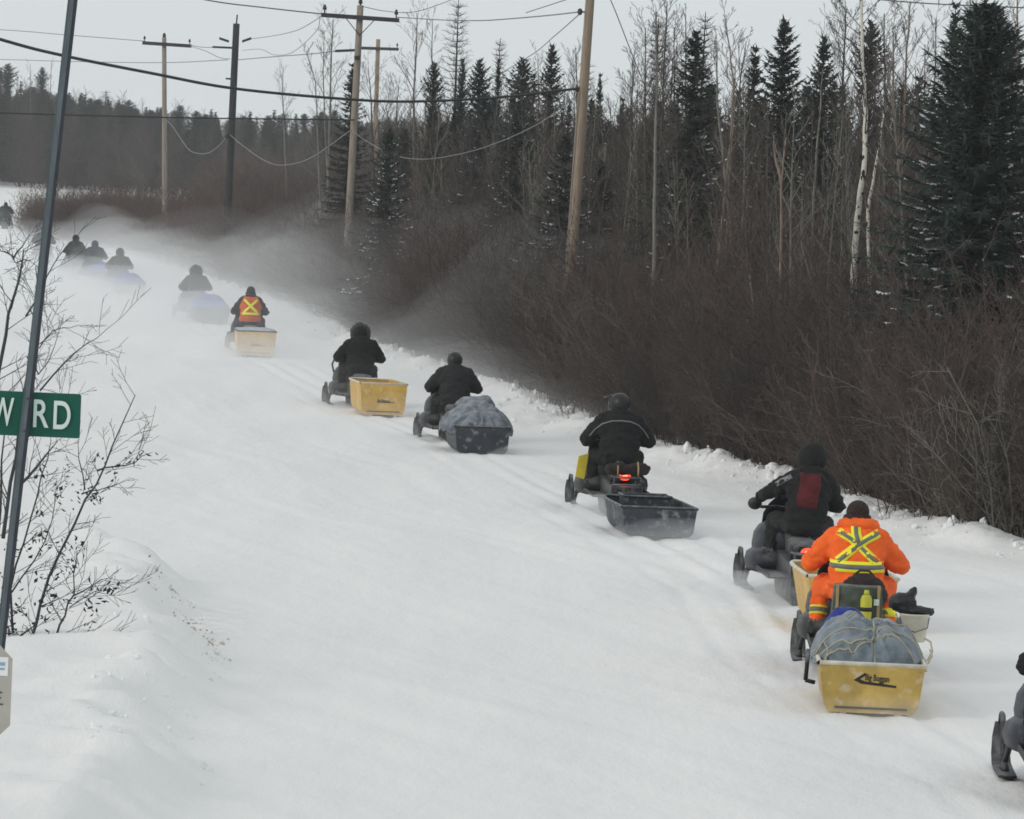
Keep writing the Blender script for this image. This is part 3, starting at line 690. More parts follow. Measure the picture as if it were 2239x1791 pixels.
def body_mesh(kind):
    """One continuous seated figure, heading +Y; kinds differ in pose."""
    if kind in _bodies: return _bodies[kind]
    P = dict(lean=0.0, drop=0.0, larm=None, bulk=1.0, side=0.0)
    if kind == 'hunched': P.update(lean=0.06, drop=0.05, bulk=1.06)
    if kind == 'reach': P.update(larm=((-.42, .14, 1.13), (-.47, .42, 1.06)), side=.04)
    if kind == 'wide': P.update(bulk=1.16, lean=0.02)
    L, D, B, S = P['lean'], P['drop'], P['bulk'], P['side']
    m = MB()
    m.ell((0, -.26, .84), (.215 * B, .19, .17), 18, 12)                 # pelvis, seat of the suit
    m.ell((S * .3, -.22 + L * .3, 1.00), (.255 * B, .185, .22), 18, 12)  # waist
    m.ell((S * .7, -.15 + L, 1.20 - D * .4), (.27 * B, .195, .25), 18, 12, rx=-.18)   # chest
    m.ell((S * .7, -.20 + L, 1.27 - D * .6), (.235 * B, .13, .17), 18, 12)  # rounded upper back
    m.ell((0, -.24, .86), (.265 * B, .21, .08), 18, 10)                # jacket hem
    sz = 1.385 - D
    for sg in (-1, 1): m.cap((S + sg * .05, -.10 + L, sz + .03), (S + sg * .205 * B, -.10 + L, sz - .055), .105, .10)
    m.ell((S, -.12 + L, sz + .04), (.15, .11, .10), 14, 10)
    m.cap((S, -.10 + L, sz), (S * 1.2, -.03 + L * 1.4, sz + .16), .10, .082)   # neck and collar
    hz = 1.555 - D * 1.2
    m.ell((S * 1.2, .01 + L * 1.5, hz), (.088, .108, .125), 16, 12)     # head
    m.ell((S * 1.2, .115 + L * 1.5, hz - .01), (.016, .024, .022), 8, 6)  # nose
    for sg in (-1, 1): m.ell((S * 1.2 + sg * .09, 0.0 + L * 1.5, hz - .005), (.012, .028, .035), 8, 6)
    for sg in (-1, 1):
        el = (sg * .42 * (0.5 + .5 * B), .01 + L, 1.045 - D * .3); wr = (sg * .36, .32, 1.02)
        if P['larm'] and sg < 0: el, wr = P['larm']
        sh = (S + sg * .215 * B, -.10 + L, sz - .07)
        m.cap(sh, el, .108 * B, .088 * B); m.cap(el, wr, .088 * B, .062)
        mid = tuple((a + b) / 2 for a, b in zip(sh, el)); m.ell(mid, (.10 * B, .10 * B, .12), 12, 8)
        m.cap(wr, (wr[0] + sg * -.0, wr[1] + .07, wr[2] + .0), .045, .04)
        kn = (sg * .305, .26, .80); an = (sg * .335, .16, .42)
        m.cap((sg * .12, -.22, .80), kn, .135, .112); m.cap(kn, an, .110, .088)
        m.ell((sg * .31, .22, .70), (.10, .10, .10), 12, 8)
        m.cap((sg * .335, .14, .385), (sg * .345, .34, .352), .066, .056); m.cap((sg * .335, .14, .43), (sg * .335, .12, .38), .08, .068)
    me = voxel_union(m, "person", 0.018, 4, 0.012, 11)
    # a mesh with three slots: suit above, trousers, boots
    c = np.array([p.center[:] for p in me.polygons]); mi = np.zeros(len(c), int)
    leg = (c[:, 2] < .83) | ((c[:, 2] < .93) & (c[:, 1] > .0)); mi[leg] = 1
    mi[(c[:, 2] < .47) & (np.abs(c[:, 0]) > .2)] = 2
    hd = (c[:, 2] > hz - .10) & (np.hypot(c[:, 0] - S * 1.2, c[:, 1] - L * 1.5) < .17) & (c[:, 1] > .06 + L * 1.5); mi[hd] = 3
    for mm in (black_cloth, black_cloth, boot_m, skin_m): me.materials.append(mm)
    me.polygons.foreach_set("material_index", mi); me.polygons.foreach_set("use_smooth", [True] * len(c)); me.update()
    bm = bmesh.new(); bm.from_mesh(me); bvh = BVHTree.FromBMesh(bm); bm.free()
    _bodies[kind] = (me, bvh, dict(head=(S * 1.2, .01 + L * 1.5, hz), neck=(S * 1.1, -.06 + L * 1.2, sz + .07), lwr=(P['larm'][1] if P['larm'] else (-.36, .32, 1.03)), rwr=(.36, .32, 1.03), L=L, sz=sz, S=S))
    return _bodies[kind]
_glove = []
def glove_mesh():
    """Right hand closed round a grip that runs along X: palm, four unequal fingers, thumb."""
    if _glove: return _glove[0]
    m = MB()
    m.ell((0, -.02, .012), (.048, .055, .026), 12, 8); m.cap((0, -.085, .0), (0, -.03, .008), .036, .034, 8)
    for k, (x, s_) in enumerate(((-.036, .92), (-.012, 1.05), (.012, 1.0), (.036, .8))):
        P = [(x, .02, .022), (x, .02 + .040 * s_, .016), (x, .02 + .050 * s_, -.016), (x, .025 + .012 * s_, -.034)]
        for a, b in zip(P[:-1], P[1:]): m.cap(a, b, .0135, .0125, 8)
    P = [(-.040, -.035, .0), (-.058, -.005, -.016), (-.040, .03, -.030)]
    for a, b in zip(P[:-1], P[1:]): m.cap(a, b, .016, .0135, 8)
    me = voxel_union(m, "glove", 0.0065, 2); me.materials.append(boot_m); _glove.append(me); return me
def ribbon(bvh, pts, w, mb, mi_pair, off=.006, axis='back', silver=.42):
    """A band laid on the body: pts in (x,z) seen from behind; each sample is dropped on to the surface."""
    pts = [Vector((p[0], p[1])) for p in pts]
    tot = [0]; 
    for a, b in zip(pts[:-1], pts[1:]): tot.append(tot[-1] + (b - a).length)
    n = max(4, int(tot[-1] / .025)); rows = []
    for i in range(n + 1):
        s_ = tot[-1] * i / n; j = max(k for k in range(len(tot) - 1) if tot[k] <= s_ + 1e-9); u = (s_ - tot[j]) / (tot[j + 1] - tot[j]); c = pts[j].lerp(pts[j + 1], u)
        t = (pts[j + 1] - pts[j]).normalized(); nn = Vector((-t.y, t.x)); rows.append((c, nn))
    def lay(lo, hi, mi, o_):
        nc = max(2, int(abs(hi - lo) / .03) + 1); G = []; last = None
        for c, nn in rows:
            row = []
            for j in range(nc):
                p = c + nn * (lo + (hi - lo) * j / (nc - 1)); h = bvh.ray_cast(Vector((p.x, -1.5, p.y)), Vector((0, 1, 0)))
                y = h[0].y if h[0] else None
                if y is not None and (last is None or abs(y - last) < .2): last = y
                row.append((p.x, last if last is not None else 0, p.y))
            G.append(row)
        n_ = len(G); A = [(p[0], p[1] - o_, p[2]) for r in G for p in r]; k = len(A); A += [(p[0], p[1] + .012, p[2]) for r in G for p in r]
        Fc = []
        for i in range(n_ - 1):
            for j in range(nc - 1):
                q = (i * nc + j, i * nc + j + 1, (i + 1) * nc + j + 1, (i + 1) * nc + j); Fc.append(q); Fc.append(tuple(v + k for v in q[::-1]))
        bd = [j for j in range(nc)] + [i * nc + nc - 1 for i in range(1, n_)] + [(n_ - 1) * nc + j for j in range(nc - 2, -1, -1)] + [i * nc for i in range(n_ - 2, 0, -1)]
        for x_, y_ in zip(bd, bd[1:] + bd[:1]): Fc.append((y_, x_, x_ + k, y_ + k))
        mb.add(A, Fc, mi)
    lay(-w / 2, w / 2, mi_pair[0], off)
    if mi_pair[1] is not None: lay(-w / 2 * silver, w / 2 * silver, mi_pair[1], off + .005)
def band_round(bvh, c, ax, r, w, mb, mis, a0=0, a1=2 * math.pi, off=.008, silver=.5, n=36):
    """A band round a limb or the waist: rays from the axis outwards; closed ring of real thickness."""
    ax = Vector(ax).normalized(); u = ax.orthogonal().normalized(); v = ax.cross(u); c = Vector(c)
    def lay(lo, hi, mi, o_):
        R_ = []
        for i in range(n):
            a = a0 + (a1 - a0) * i / n; d = u * math.cos(a) + v * math.sin(a)
            rr = []
            for q in (lo, hi):
                h = bvh.ray_cast(c + ax * q, d, r * 1.7); dist = h[3] if h[0] else r; rr.append(dist)
            R_.append([c + ax * lo + d * (rr[0] - .012), c + ax * lo + d * (rr[0] + o_), c + ax * hi + d * (rr[1] + o_), c + ax * hi + d * (rr[1] - .012)])
        R_.append(R_[0]); mb.loft(R_, mi, False)
    lay(-w / 2, w / 2, mis[0], off)
    if mis[1] is not None: lay(-w / 2 * silver, w / 2 * silver, mis[1], off + .005)
def head_gear(t, kind, info, m1, m2=None, turn=0.0):
    h = Vector(info['head']); nk = Vector(info['neck'])
    if kind == 'helmet':
        m = MB(); m.ell((0, -.01, .015), (.148, .178, .162), 22, 16); m.ell((0, .06, -.075), (.105, .12, .075), 18, 10)
        o = bevel(m.build("helmet", [m1], t, True), .001, 1) if False else m.build("helmet", [m1], t, True); o.location = h; o.rotation_euler = (0, 0, turn)
        m = MB(); rows = []
        for z in (-.055, -.01, .04, .075):
            P_ = [(.155 * math.sin(a) * (1 - abs(z) * .8), .185 * math.cos(a) * (1 - abs(z) * .7) - .005, z) for a in np.linspace(-1.15, 1.15, 13)]; rows.append(P_ + [(p[0] * .93, p[1] * .93, p[2]) for p in P_][::-1])
        m.loft(rows); m.build("visor", [visor_m], o, True)
        m = MB(); rows = []
        for y, z, hw in ((.08, .145, .12), (.18, .14, .12), (.27, .115, .09)): rows.append([(-hw, y, z - .02), (0, y, z), (hw, y, z - .02), (hw, y, z - .03), (0, y, z - .012), (-hw, y, z - .03)])
        m.loft(rows); m.build("peak", [m1], o, True)
        m = MB(); m.ell((0, 0, 0), (.125, .125, .06), 16, 8); n_ = m.build("collar", [m2 or m1], t, True); n_.location = nk + Vector((0, 0, -.02))
        return o
    m = MB()
    if kind in ('hood', 'fur_hood', 'peaked'):
        pk = .05 if kind == 'peaked' else .0; wd = 1.14 if kind == 'peaked' else 1.0
        rows = []
        for y, hw, z0, z1 in ((-.155, .055, -.02, .07), (-.135, .10, -.10, .125), (-.07, .138, -.155, .165 + pk), (.02, .145, -.16, .168 + pk), (.10, .128, -.14, .150 + pk * .5), (.135, .115, -.13, .135)): rows.append(superring(y * wd, hw * wd, z0, z1, 18, 2.1))
        m.loft(rows, 0, True); o = m.build("hood", [m1], t, True); o.location = h; o.rotation_euler = (0, 0, turn)
        if kind == 'fur_hood':
            m = MB(); rows = []; R = random.Random(5)
            for k in range(33):
                a = 2 * math.pi * k / 32 if k < 32 else 0
                c = Vector((.155 * math.cos(a), .08, .165 * math.sin(a))); q = R.uniform(.05, .078)
                rows.append([c + Vector((math.cos(a) * q * math.cos(b), q * 1.2 * math.sin(b), math.sin(a) * q * math.cos(b))) for b in np.linspace(0, 2 * math.pi, 9)[:-1]])
            rows[-1] = rows[0]; m.loft(rows, 0, False); m.build("fur_trim", [m2 or fur], o, True)
        m = MB(); rows = []
        for k in range(25):
            a = 2 * math.pi * k / 24; c = Vector((.115 * math.cos(a), .095 * math.sin(a), 0)); rows.append([c + Vector((math.cos(a) * .036 * math.cos(b), math.sin(a) * .036 * math.cos(b), .05 * math.sin(b))) for b in np.linspace(0, 2 * math.pi, 9)[:-1]])
        m.loft(rows, 0, False); n_ = m.build("collar", [m1], t, True); n_.location = nk
    else:  # knitted hat or fur hat
        R = random.Random(3)
        m.ell((0, -.01, .035), (.112, .13, .115), 20, 14); o = m.build("hat", [m1], t, True); o.location = h
        m = MB(); rows = []
        for k in range(25):
            a = 2 * math.pi * k / 24; q = .03 * (R.uniform(.8, 1.35) if kind == 'fur_hat' and k < 24 else 1); c = Vector((.108 * math.cos(a), .125 * math.sin(a) - .01, -.035)); rows.append([c + Vector((math.cos(a) * q * math.cos(b), math.sin(a) * q * math.cos(b), .05 * math.sin(b))) for b in np.linspace(0, 2 * math.pi, 9)[:-1]])
        rows[-1] = rows[0]; m.loft(rows, 0, False); m.build("hat_band", [m2 or m1], o, True)
        if kind == 'fur_hat':
            m = MB()
            for sg in (-1, 1): m.ell((sg * .10, 0, -.085), (.035, .07, .075), 10, 8)
            m.ell((0, -.09, -.10), (.09, .05, .06), 12, 8); m.build("ear_flap", [m2 or m1], o, True)
    m = MB(); rows = []
    for z in (-.03, .035):
        P_ = [(.098 * math.sin(a), .122 * math.cos(a), z) for a in np.linspace(-.95, .95, 11)]; rows.append(P_ + [(p[0] * .86, p[1] * .86, p[2]) for p in P_][::-1])
    m.loft(rows); g = m.build("goggles", [visor_m], t, True); g.location = h + Vector((0, .004, .015)); g.rotation_euler = (0, 0, turn)
    return o
def person(x, y, z, rz, label, kind, jacket, trousers, gear, gm, gm2=None, scale=1.0, turn=0.0, extra=None, lean_side=0.0):
    me, bvh, info = body_mesh(kind)
    o = link("person", me); o.location = (x, y, z); o.rotation_euler = (0, lean_side, rz); o.scale = (scale,) * 3
    tag(o, label, "person", "riders seated on the snowmobiles")
    for i, mm in enumerate((jacket, trousers)):
        o.material_slots[i].link = 'OBJECT'; o.material_slots[i].material = mm
    head_gear(o, gear, info, gm, gm2, turn)
    for sg, wr in ((1, info['rwr']), (-1, info['lwr'])):
        g = link("glove", glove_mesh(), o); g.location = (wr[0], wr[1] + .075, wr[2] + .005); g.scale = (sg * 1.12, 1.12, 1.12)
        m = MB(); m.tube([(wr[0], wr[1] - .05, wr[2]), (wr[0], wr[1] + .03, wr[2])], [.072, .06], 12); m.build("cuff", [jacket], o, True)
    if extra: extra(o, bvh, info)
    return o
def hivis_full(o, bvh, info):
    """Orange suit: X of reflective tape with a single band up to the collar, belt, and shin bands."""
    m = MB(); cz = 1.235
    ribbon(bvh, [(-.19, 1.075), (.0, cz), (.10, 1.30), (.205, 1.355)], .082, m, (0, 1))
    m.build("reflective_strap", [yellow_tape, silver_tape], o, True)
    m = MB(); ribbon(bvh, [(.19, 1.075), (.03, 1.215), (-.07, 1.295), (-.195, 1.36)], .078, m, (0, 1), .004); m.build("reflective_strap", [yellow_tape, silver_tape], o, True)
    m = MB(); ribbon(bvh, [(.01, 1.245), (-.02, 1.34), (-.025, 1.42)], .095, m, (0, 1), .008); m.build("reflective_strap", [yellow_tape, silver_tape], o, True)
    m = MB(); ribbon(bvh, [(-.26, 1.035), (-.1, 1.03), (.1, 1.03), (.26, 1.035)], .105, m, (0, 1), .010); m.build("reflective_belt", [yellow_tape, silver_tape], o, True)
    for sg in (-1, 1):
        m = MB(); band_round(bvh, (sg * .325, .19, .55), (sg * .03, -.1, -.38), .10, .085, m, (0, 1)); m.build("shin_band", [yellow_tape, silver_tape], o, True)
    h = Vector(info['neck']); m = MB(); rows = []; R = random.Random(9)
    for k in range(25):
        a = 2 * math.pi * k / 24; q = .06 * R.uniform(.82, 1.2) * (1.3 if math.sin(a) < 0 else .9); c = Vector((.135 * math.cos(a), .11 * math.sin(a), .01 if math.sin(a) < 0 else .0)); rows.append([c + Vector((math.cos(a) * q * math.cos(b), math.sin(a) * q * math.cos(b), q * .8 * math.sin(b))) for b in np.linspace(0, 2 * math.pi, 9)[:-1]])
    rows[-1] = rows[0]; m.loft(rows, 0, False); n_ = m.build("lowered_hood", [orange_cloth], o, True); n_.location = h + Vector((0, -.02, 0))
def red_back(o, bvh, info):
    m = MB(); ribbon(bvh, [(-.01, 1.02), (.0, 1.14), (.02, 1.27), (.02, 1.42)], .25, m, (0, None), .006); b = m.build("back_panel", [red_cloth], o, True); b['label'] = "dark red panel down the back of the jacket"
def grey_arc(o, bvh, info):
    m = MB(); ribbon(bvh, [(-.43, 1.10), (-.36, 1.20), (-.26, 1.29), (-.14, 1.335), (0, 1.345), (.14, 1.335), (.26, 1.29), (.36, 1.20), (.43, 1.10)], .014, m, (0, None), .006); m.build("reflective_piping", [piping_grey], o, True)
def shoulder_grey(o, bvh, info):
    red_back(o, bvh, info)
    m = MB(); ribbon(bvh, [(-.36, 1.24), (-.29, 1.30), (-.20, 1.365)], .05, m, (0, None), .006); m.build("shoulder_patch", [piping_grey], o, True)
def hivis_vest(o, bvh, info):
    me = o.data; V = []; Fc = []; idx = {}
    no = [v.normal for v in me.vertices]
    def vid(i):
        if i not in idx: idx[i] = len(V); V.append(me.vertices[i].co + no[i] * .014)
        return idx[i]
    for p in me.polygons:
        c = p.center
        if .80 < c.z < 1.43 and abs(c.x) < .275 - .09 * max(0, c.z - 1.2) / .2 and c.y < .12: Fc.append(tuple(vid(i) for i in p.vertices))
    m = MB(); m.add(V, Fc); k = len(V)
    bm = bmesh.new(); vs_ = [bm.verts.new(v) for v in V]
    for f_ in Fc: bm.faces.new([vs_[i] for i in f_])
    bmesh.ops.solidify(bm, geom=bm.faces[:], thickness=.01)
    m2 = bpy.data.meshes.new("vest"); bm.to_mesh(m2); bm.free(); m2.materials.append(vest_orange); m2.polygons.foreach_set("use_smooth", [True] * len(m2.polygons)); link("vest", m2, o)
    m = MB(); ribbon(bvh, [(-.17, 1.04), (0, 1.20), (.17, 1.36)], .06, m, (0, None), .026); ribbon(bvh, [(.17, 1.04), (0, 1.20), (-.17, 1.36)], .06, m, (0, None), .028); ribbon(bvh, [(-.22, 1.0), (0, 1.0), (.22, 1.0)], .065, m, (0, None), .03)
    m.build("reflective_strap", [yellow_tape], o, True)

# ------------------------------------------------------------------ cargo sleds, loads
def sled(x, y, z, rz, label, L=2.2, wt=1.0, wb=.8, h=.46, plastic=None, rim=None, logo=0, scale=1.0, rise=1.0):
    t = empty("cargo_sled", (x, y, z), rz, label, "cargo sled", "cargo sleds towed behind the snowmobiles")
    hw = wt / 2; bw = wb / 2; z0 = .055; th = .018
    def section(f, zb, zt, k=1.0):
        rr = .07; o_ = [(-hw * k, zt)]
        for i in range(4): a = i / 3; o_.append((-(bw * k) - (1 - math.sin(math.pi / 2 * a)) * .03 + rr * .35 * a, zb + rr * (1 - a) ** 2))
        o_ += [(-p[0], p[1]) for p in o_[::-1]]
        inn = [(p[0] * (1 - th / hw * 1.1), p[1] + (th if p[1] < zt - .02 else 0)) for p in o_[::-1]]
        return [(p[0], f, p[1]) for p in o_ + inn]
    m = MB(); R_ = []
    for f, zb, dt, k in ((-.5, 0, 0, 1), (-.25, 0, 0, 1), (.1, 0, 0, 1), (.30, .02, .01, .98), (.40, .08, .04, .95), (.46, .17, .08, .90), (.5, .30, .12, .84)):
        R_.append(section(f * L, z0 + zb * h / .46, z0 + h + dt * rise, k))
    m.loft(R_); m.build("tub", [plastic], t, False)
    sec = section(-.5 * L, z0, z0 + h)[:10]
    m = MB(); m.poly([(p[0] * .998, -.5 * L - .004, p[2] - .002) for p in sec], (0, -1, 0), .018)
    rp = m.build("rear_panel", [plastic], t)
    m = MB(); m.box((0, -.5 * L - .03, z0 + .10 * h), (wb * .82, .014, .018), mi=0); m.build("lower_rib", [print_black if logo else rim], rp)
    # rolled rim all round
    m = MB(); P = [(-hw, -.5 * L - .015, z0 + h), (-hw, .1 * L, z0 + h), (-hw * .98, .3 * L, z0 + h + .01 * rise), (-hw * .95, .4 * L, z0 + h + .04 * rise), (-hw * .90, .46 * L, z0 + h + .08 * rise), (-hw * .84, .5 * L, z0 + h + .12 * rise)]
    P = P + [(-p[0], p[1], p[2]) for p in P[::-1]]; m.tube(P + [P[0]], .022, 8, 0, False); m.build("rim", [rim], t, True)
    m = MB(); sec = section(.5 * L, z0 + .30 * h / .46, z0 + h + .12 * rise, .84)[:10]; m.poly([(p[0], .5 * L - .01, p[2]) for p in sec], (0, 1, 0), .016); m.build("front_panel", [plastic], t)
    for sg in (-1, 1):
        m = MB(); m.loft([[(sg * bw * .62 - .03, f, zz), (sg * bw * .62 + .03, f, zz), (sg * bw * .62 + .03, f, zz + .06), (sg * bw * .62 - .03, f, zz + .06)] for f, zz in ((-.5 * L - .01, 0.0), (.30 * L, 0.0), (.42 * L, .06), (.47 * L, .16))]); m.build("runner", [rim_ice if rim is rim_ice else rim], t)
    m = MB()
    m.tube([(-.30, .46 * L, .28), (-.06, .5 * L + .75, .36), (0, .5 * L + .95, .37)], .02, 8); m.tube([(.30, .46 * L, .28), (.06, .5 * L + .75, .36), (0, .5 * L + .95, .37)], .02, 8); m.build("tow_bar", [metal_m], t, True)
    yb = -.5 * L - .024
    if logo == 1:
        s_ = wt / 1.0
        m = MB(); q = [(-.205, .315), (-.10, .385), (-.085, .365), (-.145, .325), (-.10, .308), (.20, .278), (.20, .258), (-.13, .283)]
        m.poly([(a * s_ + .03, yb + .002, z0 + b - .02) for a, b in q], (0, -1, 0), .004); m.build("logo_swoosh", [print_black], rp)
        o = text_mesh("Big Boggan", .085 * s_, print_black, "lettering", rp); o.location = (-.10 * s_ + .03, yb - .001, z0 + .300); o.rotation_euler = (math.pi / 2, math.radians(3), 0); o.scale = (.62, 1, 1)
    if logo == 2:
        o = text_mesh("Big Boggan", .075, print_black, "lettering", rp); o.location = (-.12, yb - .001, z0 + h * .42); o.rotation_euler = (math.pi / 2, math.radians(2), 0); o.scale = (.75, 1, 1)
        m = MB(); m.box((.04, yb, z0 + h * .40), (.34, .006, .014)); m.build("logo_bar", [print_black], rp)
    return t
def text_mesh(txt, size, m_, name, parent, extrude=.002, spacing=1.0):
    cu = bpy.data.curves.new("txt", 'FONT'); cu.body = txt; cu.size = size; cu.extrude = extrude; cu.space_character = spacing; cu.offset = size * .012
    o = bpy.data.objects.new("txt", cu); COL.objects.link(o); bpy.context.view_layer.update(); me = evaluate(o); bpy.data.objects.remove(o); bpy.data.curves.remove(cu)
    me.materials.clear(); me.materials.append(m_); return link(name, me, parent)
def tarp_fn(L, w, top, seed, p=3.0, fold=.05):
    def f(u, v):
        u = np.asarray(u, float); v = np.asarray(v, float); P = np.stack([u * w / 2, v * L / 2], 1)
        r = np.clip((np.abs(u) ** p + np.abs(v) ** p) ** (1 / p), 0, 1)
        z = top * (1 - r ** 3.6)
        big = fbm(P, .55, seed, 2); cr = 1 - np.abs(fbm(P * np.array([1, .75]), .38, seed + 9, 2, .45)) * 2.6
        pl = np.abs(vnoise(np.stack([np.arctan2(v + .55, u - .05) * 2.6, r * .8], 1), .42, seed + 3)) * (r + .15)
        return z * (1 + .22 * big) + fold * cr * (0.35 + .65 * (1 - r)) - fold * 1.1 * pl
    return f
def tarp_bundle(x, y, z, rz, label, L, w, top, base, m_, seed=1, ropes=2, p=3.0, fold=.05, group=True, skirt=.10, parts=()):
    t = empty("tarp_bundle", (x, y, z), rz, label, "tarp load", "tarped loads lashed on the sleds" if group else None)
    n = 61; u = np.linspace(-1, 1, n); U_, V_ = np.meshgrid(u, u); f = tarp_fn(L, w, top, seed, p, fold)
    # square grid squeezed to a rounded outline
    na, nr = 128, 36; an = np.linspace(0, 2 * math.pi, na, endpoint=False); out_ = 1 / (np.abs(np.cos(an)) ** p + np.abs(np.sin(an)) ** p) ** (1 / p)
    V = []; Fc = []
    for j in range(nr + 1):
        q = max(j / nr, .004) ** .8; uu = np.cos(an) * out_ * q; vv = np.sin(an) * out_ * q; zz = f(uu, vv) + base
        V += [(a_ * w / 2, b_ * L / 2, c_) for a_, b_, c_ in zip(uu, vv, zz)]
    hem = vnoise(np.stack([np.cos(an) * 3, np.sin(an) * 3], 1), .5, seed); flare = vnoise(np.stack([np.cos(an) * 9, np.sin(an) * 9], 1), 1.0, seed + 4)
    for g_, (dz, ex) in enumerate(((.5, 1.012), (1.0, 1.004))):
        V += [(math.cos(a_) * o_ * w / 2 * (ex + .012 * f2), math.sin(a_) * o_ * L / 2 * (ex + .008 * f2), base - skirt * dz * (1 + .35 * h2)) for a_, o_, h2, f2 in zip(an, out_, hem, flare)]
    for j in range(nr + 2):
        for k in range(na): Fc.append((j * na + k, j * na + (k + 1) % na, (j + 1) * na + (k + 1) % na, (j + 1) * na + k))
    bm = bmesh.new(); vs_ = [bm.verts.new(v) for v in V]
    for q in Fc: bm.faces.new([vs_[i] for i in q])
    k_ = len(V); vb = [bm.verts.new((v[0] * .985, v[1] * .985, v[2] - .012)) for v in V]
    for q in Fc: bm.faces.new([vb[i] for i in q[::-1]])
    l_ = (nr + 2) * na
    for k in range(na): bm.faces.new([vs_[l_ + k], vb[l_ + k], vb[l_ + (k + 1) % na], vs_[l_ + (k + 1) % na]])
    me = bpy.data.meshes.new("tarp"); bm.to_mesh(me); bm.free(); me.materials.append(m_); me.polygons.foreach_set("use_smooth", [True] * len(me.polygons)); link("tarp", me, t)
    def lay(pts, r=.007):
        q = [];
        for a, b in zip(pts[:-1], pts[1:]):
            for i in range(12): q.append((a[0] + (b[0] - a[0]) * i / 12, a[1] + (b[1] - a[1]) * i / 12))
        q.append(pts[-1]); q = np.array(q); zz = f(q[:, 0], q[:, 1]) + base + .004
        m = MB(); m.tube([(a * w / 2, b * L / 2, c) for (a, b), c in zip(q, zz)], r, 6); m.build("rope", [rope_m], t, True)
    if ropes:
        lay([(-.97, -.55), (-.3, -.6), (.3, -.62), (.97, -.5)]); lay([(-.97, .1), (0, .15), (.97, .2)])
        lay([(-.95, -.62), (-.35, -.83), (.05, -.70), (.5, -.74), (.95, -.9)], .009)
        lay([(.05, -.97), (.05, -.70), (.02, -.2), (0, .6)], .009); lay([(-.9, -.8), (-.3, -.9), (.05, -.7)], .009); lay([(-.98, -.2), (-.75, -.7), (-.8, -.95)])
    return t
# ------------------------------------------------------------------ forest
SPR = {}
def sproto(key, *a, **k):
    t, c, s = spruce_meshes(*a, **k); SPR[key] = (t, c, s, k.get('h', 8.0))
sproto('narrow', 1, h=8.0, hw=1.0, base=.10, step=.15, per=8, prof=.78, sprigs=8, sl=.24, sw=.042)
sproto('club', 2, h=8.0, hw=1.0, base=.12, step=.14, per=9, prof=.85, sprigs=8, sl=.24, club=True, sw=.042)
sproto('wide', 3, h=8.0, hw=1.75, base=.10, step=.17, per=9, prof=.80, sprigs=10, sl=.28, snow=.10, sw=.045)
sproto('snowy', 4, h=6.0, hw=1.45, base=.16, step=.19, per=8, prof=.8, sprigs=9, sl=.28, snow=.30, sw=.045)
sproto('frost', 5, h=8.0, hw=1.8, base=.05, step=.18, per=9, prof=.78, sprigs=10, sl=.30, snow=.10, needle=needles_blue, sw=.045)
sproto('big', 6, h=7.8, hw=2.25, base=.10, step=.13, per=12, prof=.62, sprigs=22, sl=.34, snow=.38, needle=needles_big, droop=.34, sw=.034)
LAR = larch_meshes(21, 9.0, .95); LAR2 = larch_meshes(22, 9.0, .6, bark_brown)
def inst(name, meshes, x, y, z, sx, sz, rz, label, cat, group):
    t = empty(name, (x, y, z), rz, label, cat, group); t.scale = (sx, sx, sz)
    for nm, me in zip(('trunk', 'crown', 'snow'), meshes):
        if me is not None:
            o = link(nm, me, t)
            if nm == "snow": o["kind"] = "stuff"
    return t
def spruce_at(px, py, D, key, sx, label, group="spruces standing up out of the forest"):
    p = at(px, py, D); g = gz(p[0], p[1]); h = p[2] - g
    return inst("spruce_tree", SPR[key][:3], p[0], p[1], g, sx, h / SPR[key][3], rng.uniform(0, 6.28), label, "spruce tree", group)
spruce_at(2155, 12, 80, 'big', 1.0, "big spruce with drooping snow dusted boughs at the right edge", None)
for a in ((1716, 45, 112, 'wide', .95, "tall pointed spruce, the highest of the close trio right of centre"),
          (1652, 108, 113, 'narrow', .95, "smaller spruce leaning close on the tall pointed spruce's left side"),
          (1803, 82, 110, 'wide', .75, "pointed spruce standing alone left of the white birch"),
          (1522, 70, 108, 'wide', .95, "dense blunt topped spruce among bare trees right of the tan pole"),
          (1906, 42, 118, 'club', .75, "narrow dark spruce top directly right of the white birch trunk"),
          (2090, 12, 100, 'narrow', .85, "slim black spruce spire left of the big snowy spruce"),
          (2187, 26, 96, 'club', .95, "dark ragged spruce top behind the big snowy spruce"),
          (2010, 172, 116, 'narrow', .9, "short spruce spire in the gap between white birch and big spruce"),
          (1313, 165, 150, 'narrow', .55, "thin spruce tip just right of the tan utility pole"),
          (1208, 100, 155, 'wide', .85, "spruce with layered ragged boughs left of the tan utility pole"),
          (1145, 124, 157, 'club', .95, "dark bullet shaped spruce top, second left of the tan pole"),
          (1091, 134, 160, 'narrow', .6, "thin spruce spire between two bullet shaped tops"),
          (1050, 126, 158, 'club', .7, "small club topped spruce right of the tall bare larch"),
          (1012, 132, 160, 'frost', .55, "brownish bushy conifer at the foot of the tall bare larch"),
          (950, 132, 158, 'club', .6, "club topped spruce left of the tall bare larch"),
          (1168, 168, 150, 'narrow', .5, "tiny spruce tip beside the ragged layered spruce"),
          (772, 143, 165, 'narrow', 1.3, "dark full spruce standing just behind the pole with a crossarm"),
          (851, 283, 140, 'snowy', .95, "small spruce loaded with snow right of the crossarm pole"),
          (1236, 300, 118, 'snowy', 1.1, "low snowy spruce with white boughs behind the tan pole"),
          (1062, 205, 148, 'frost', 1.0, "bluish frosted spruce in the middle of the forest wall"),
          (1122, 215, 143, 'frost', .9, "frosted grey green spruce, right one of a pair in the forest wall")):
    spruce_at(*a)
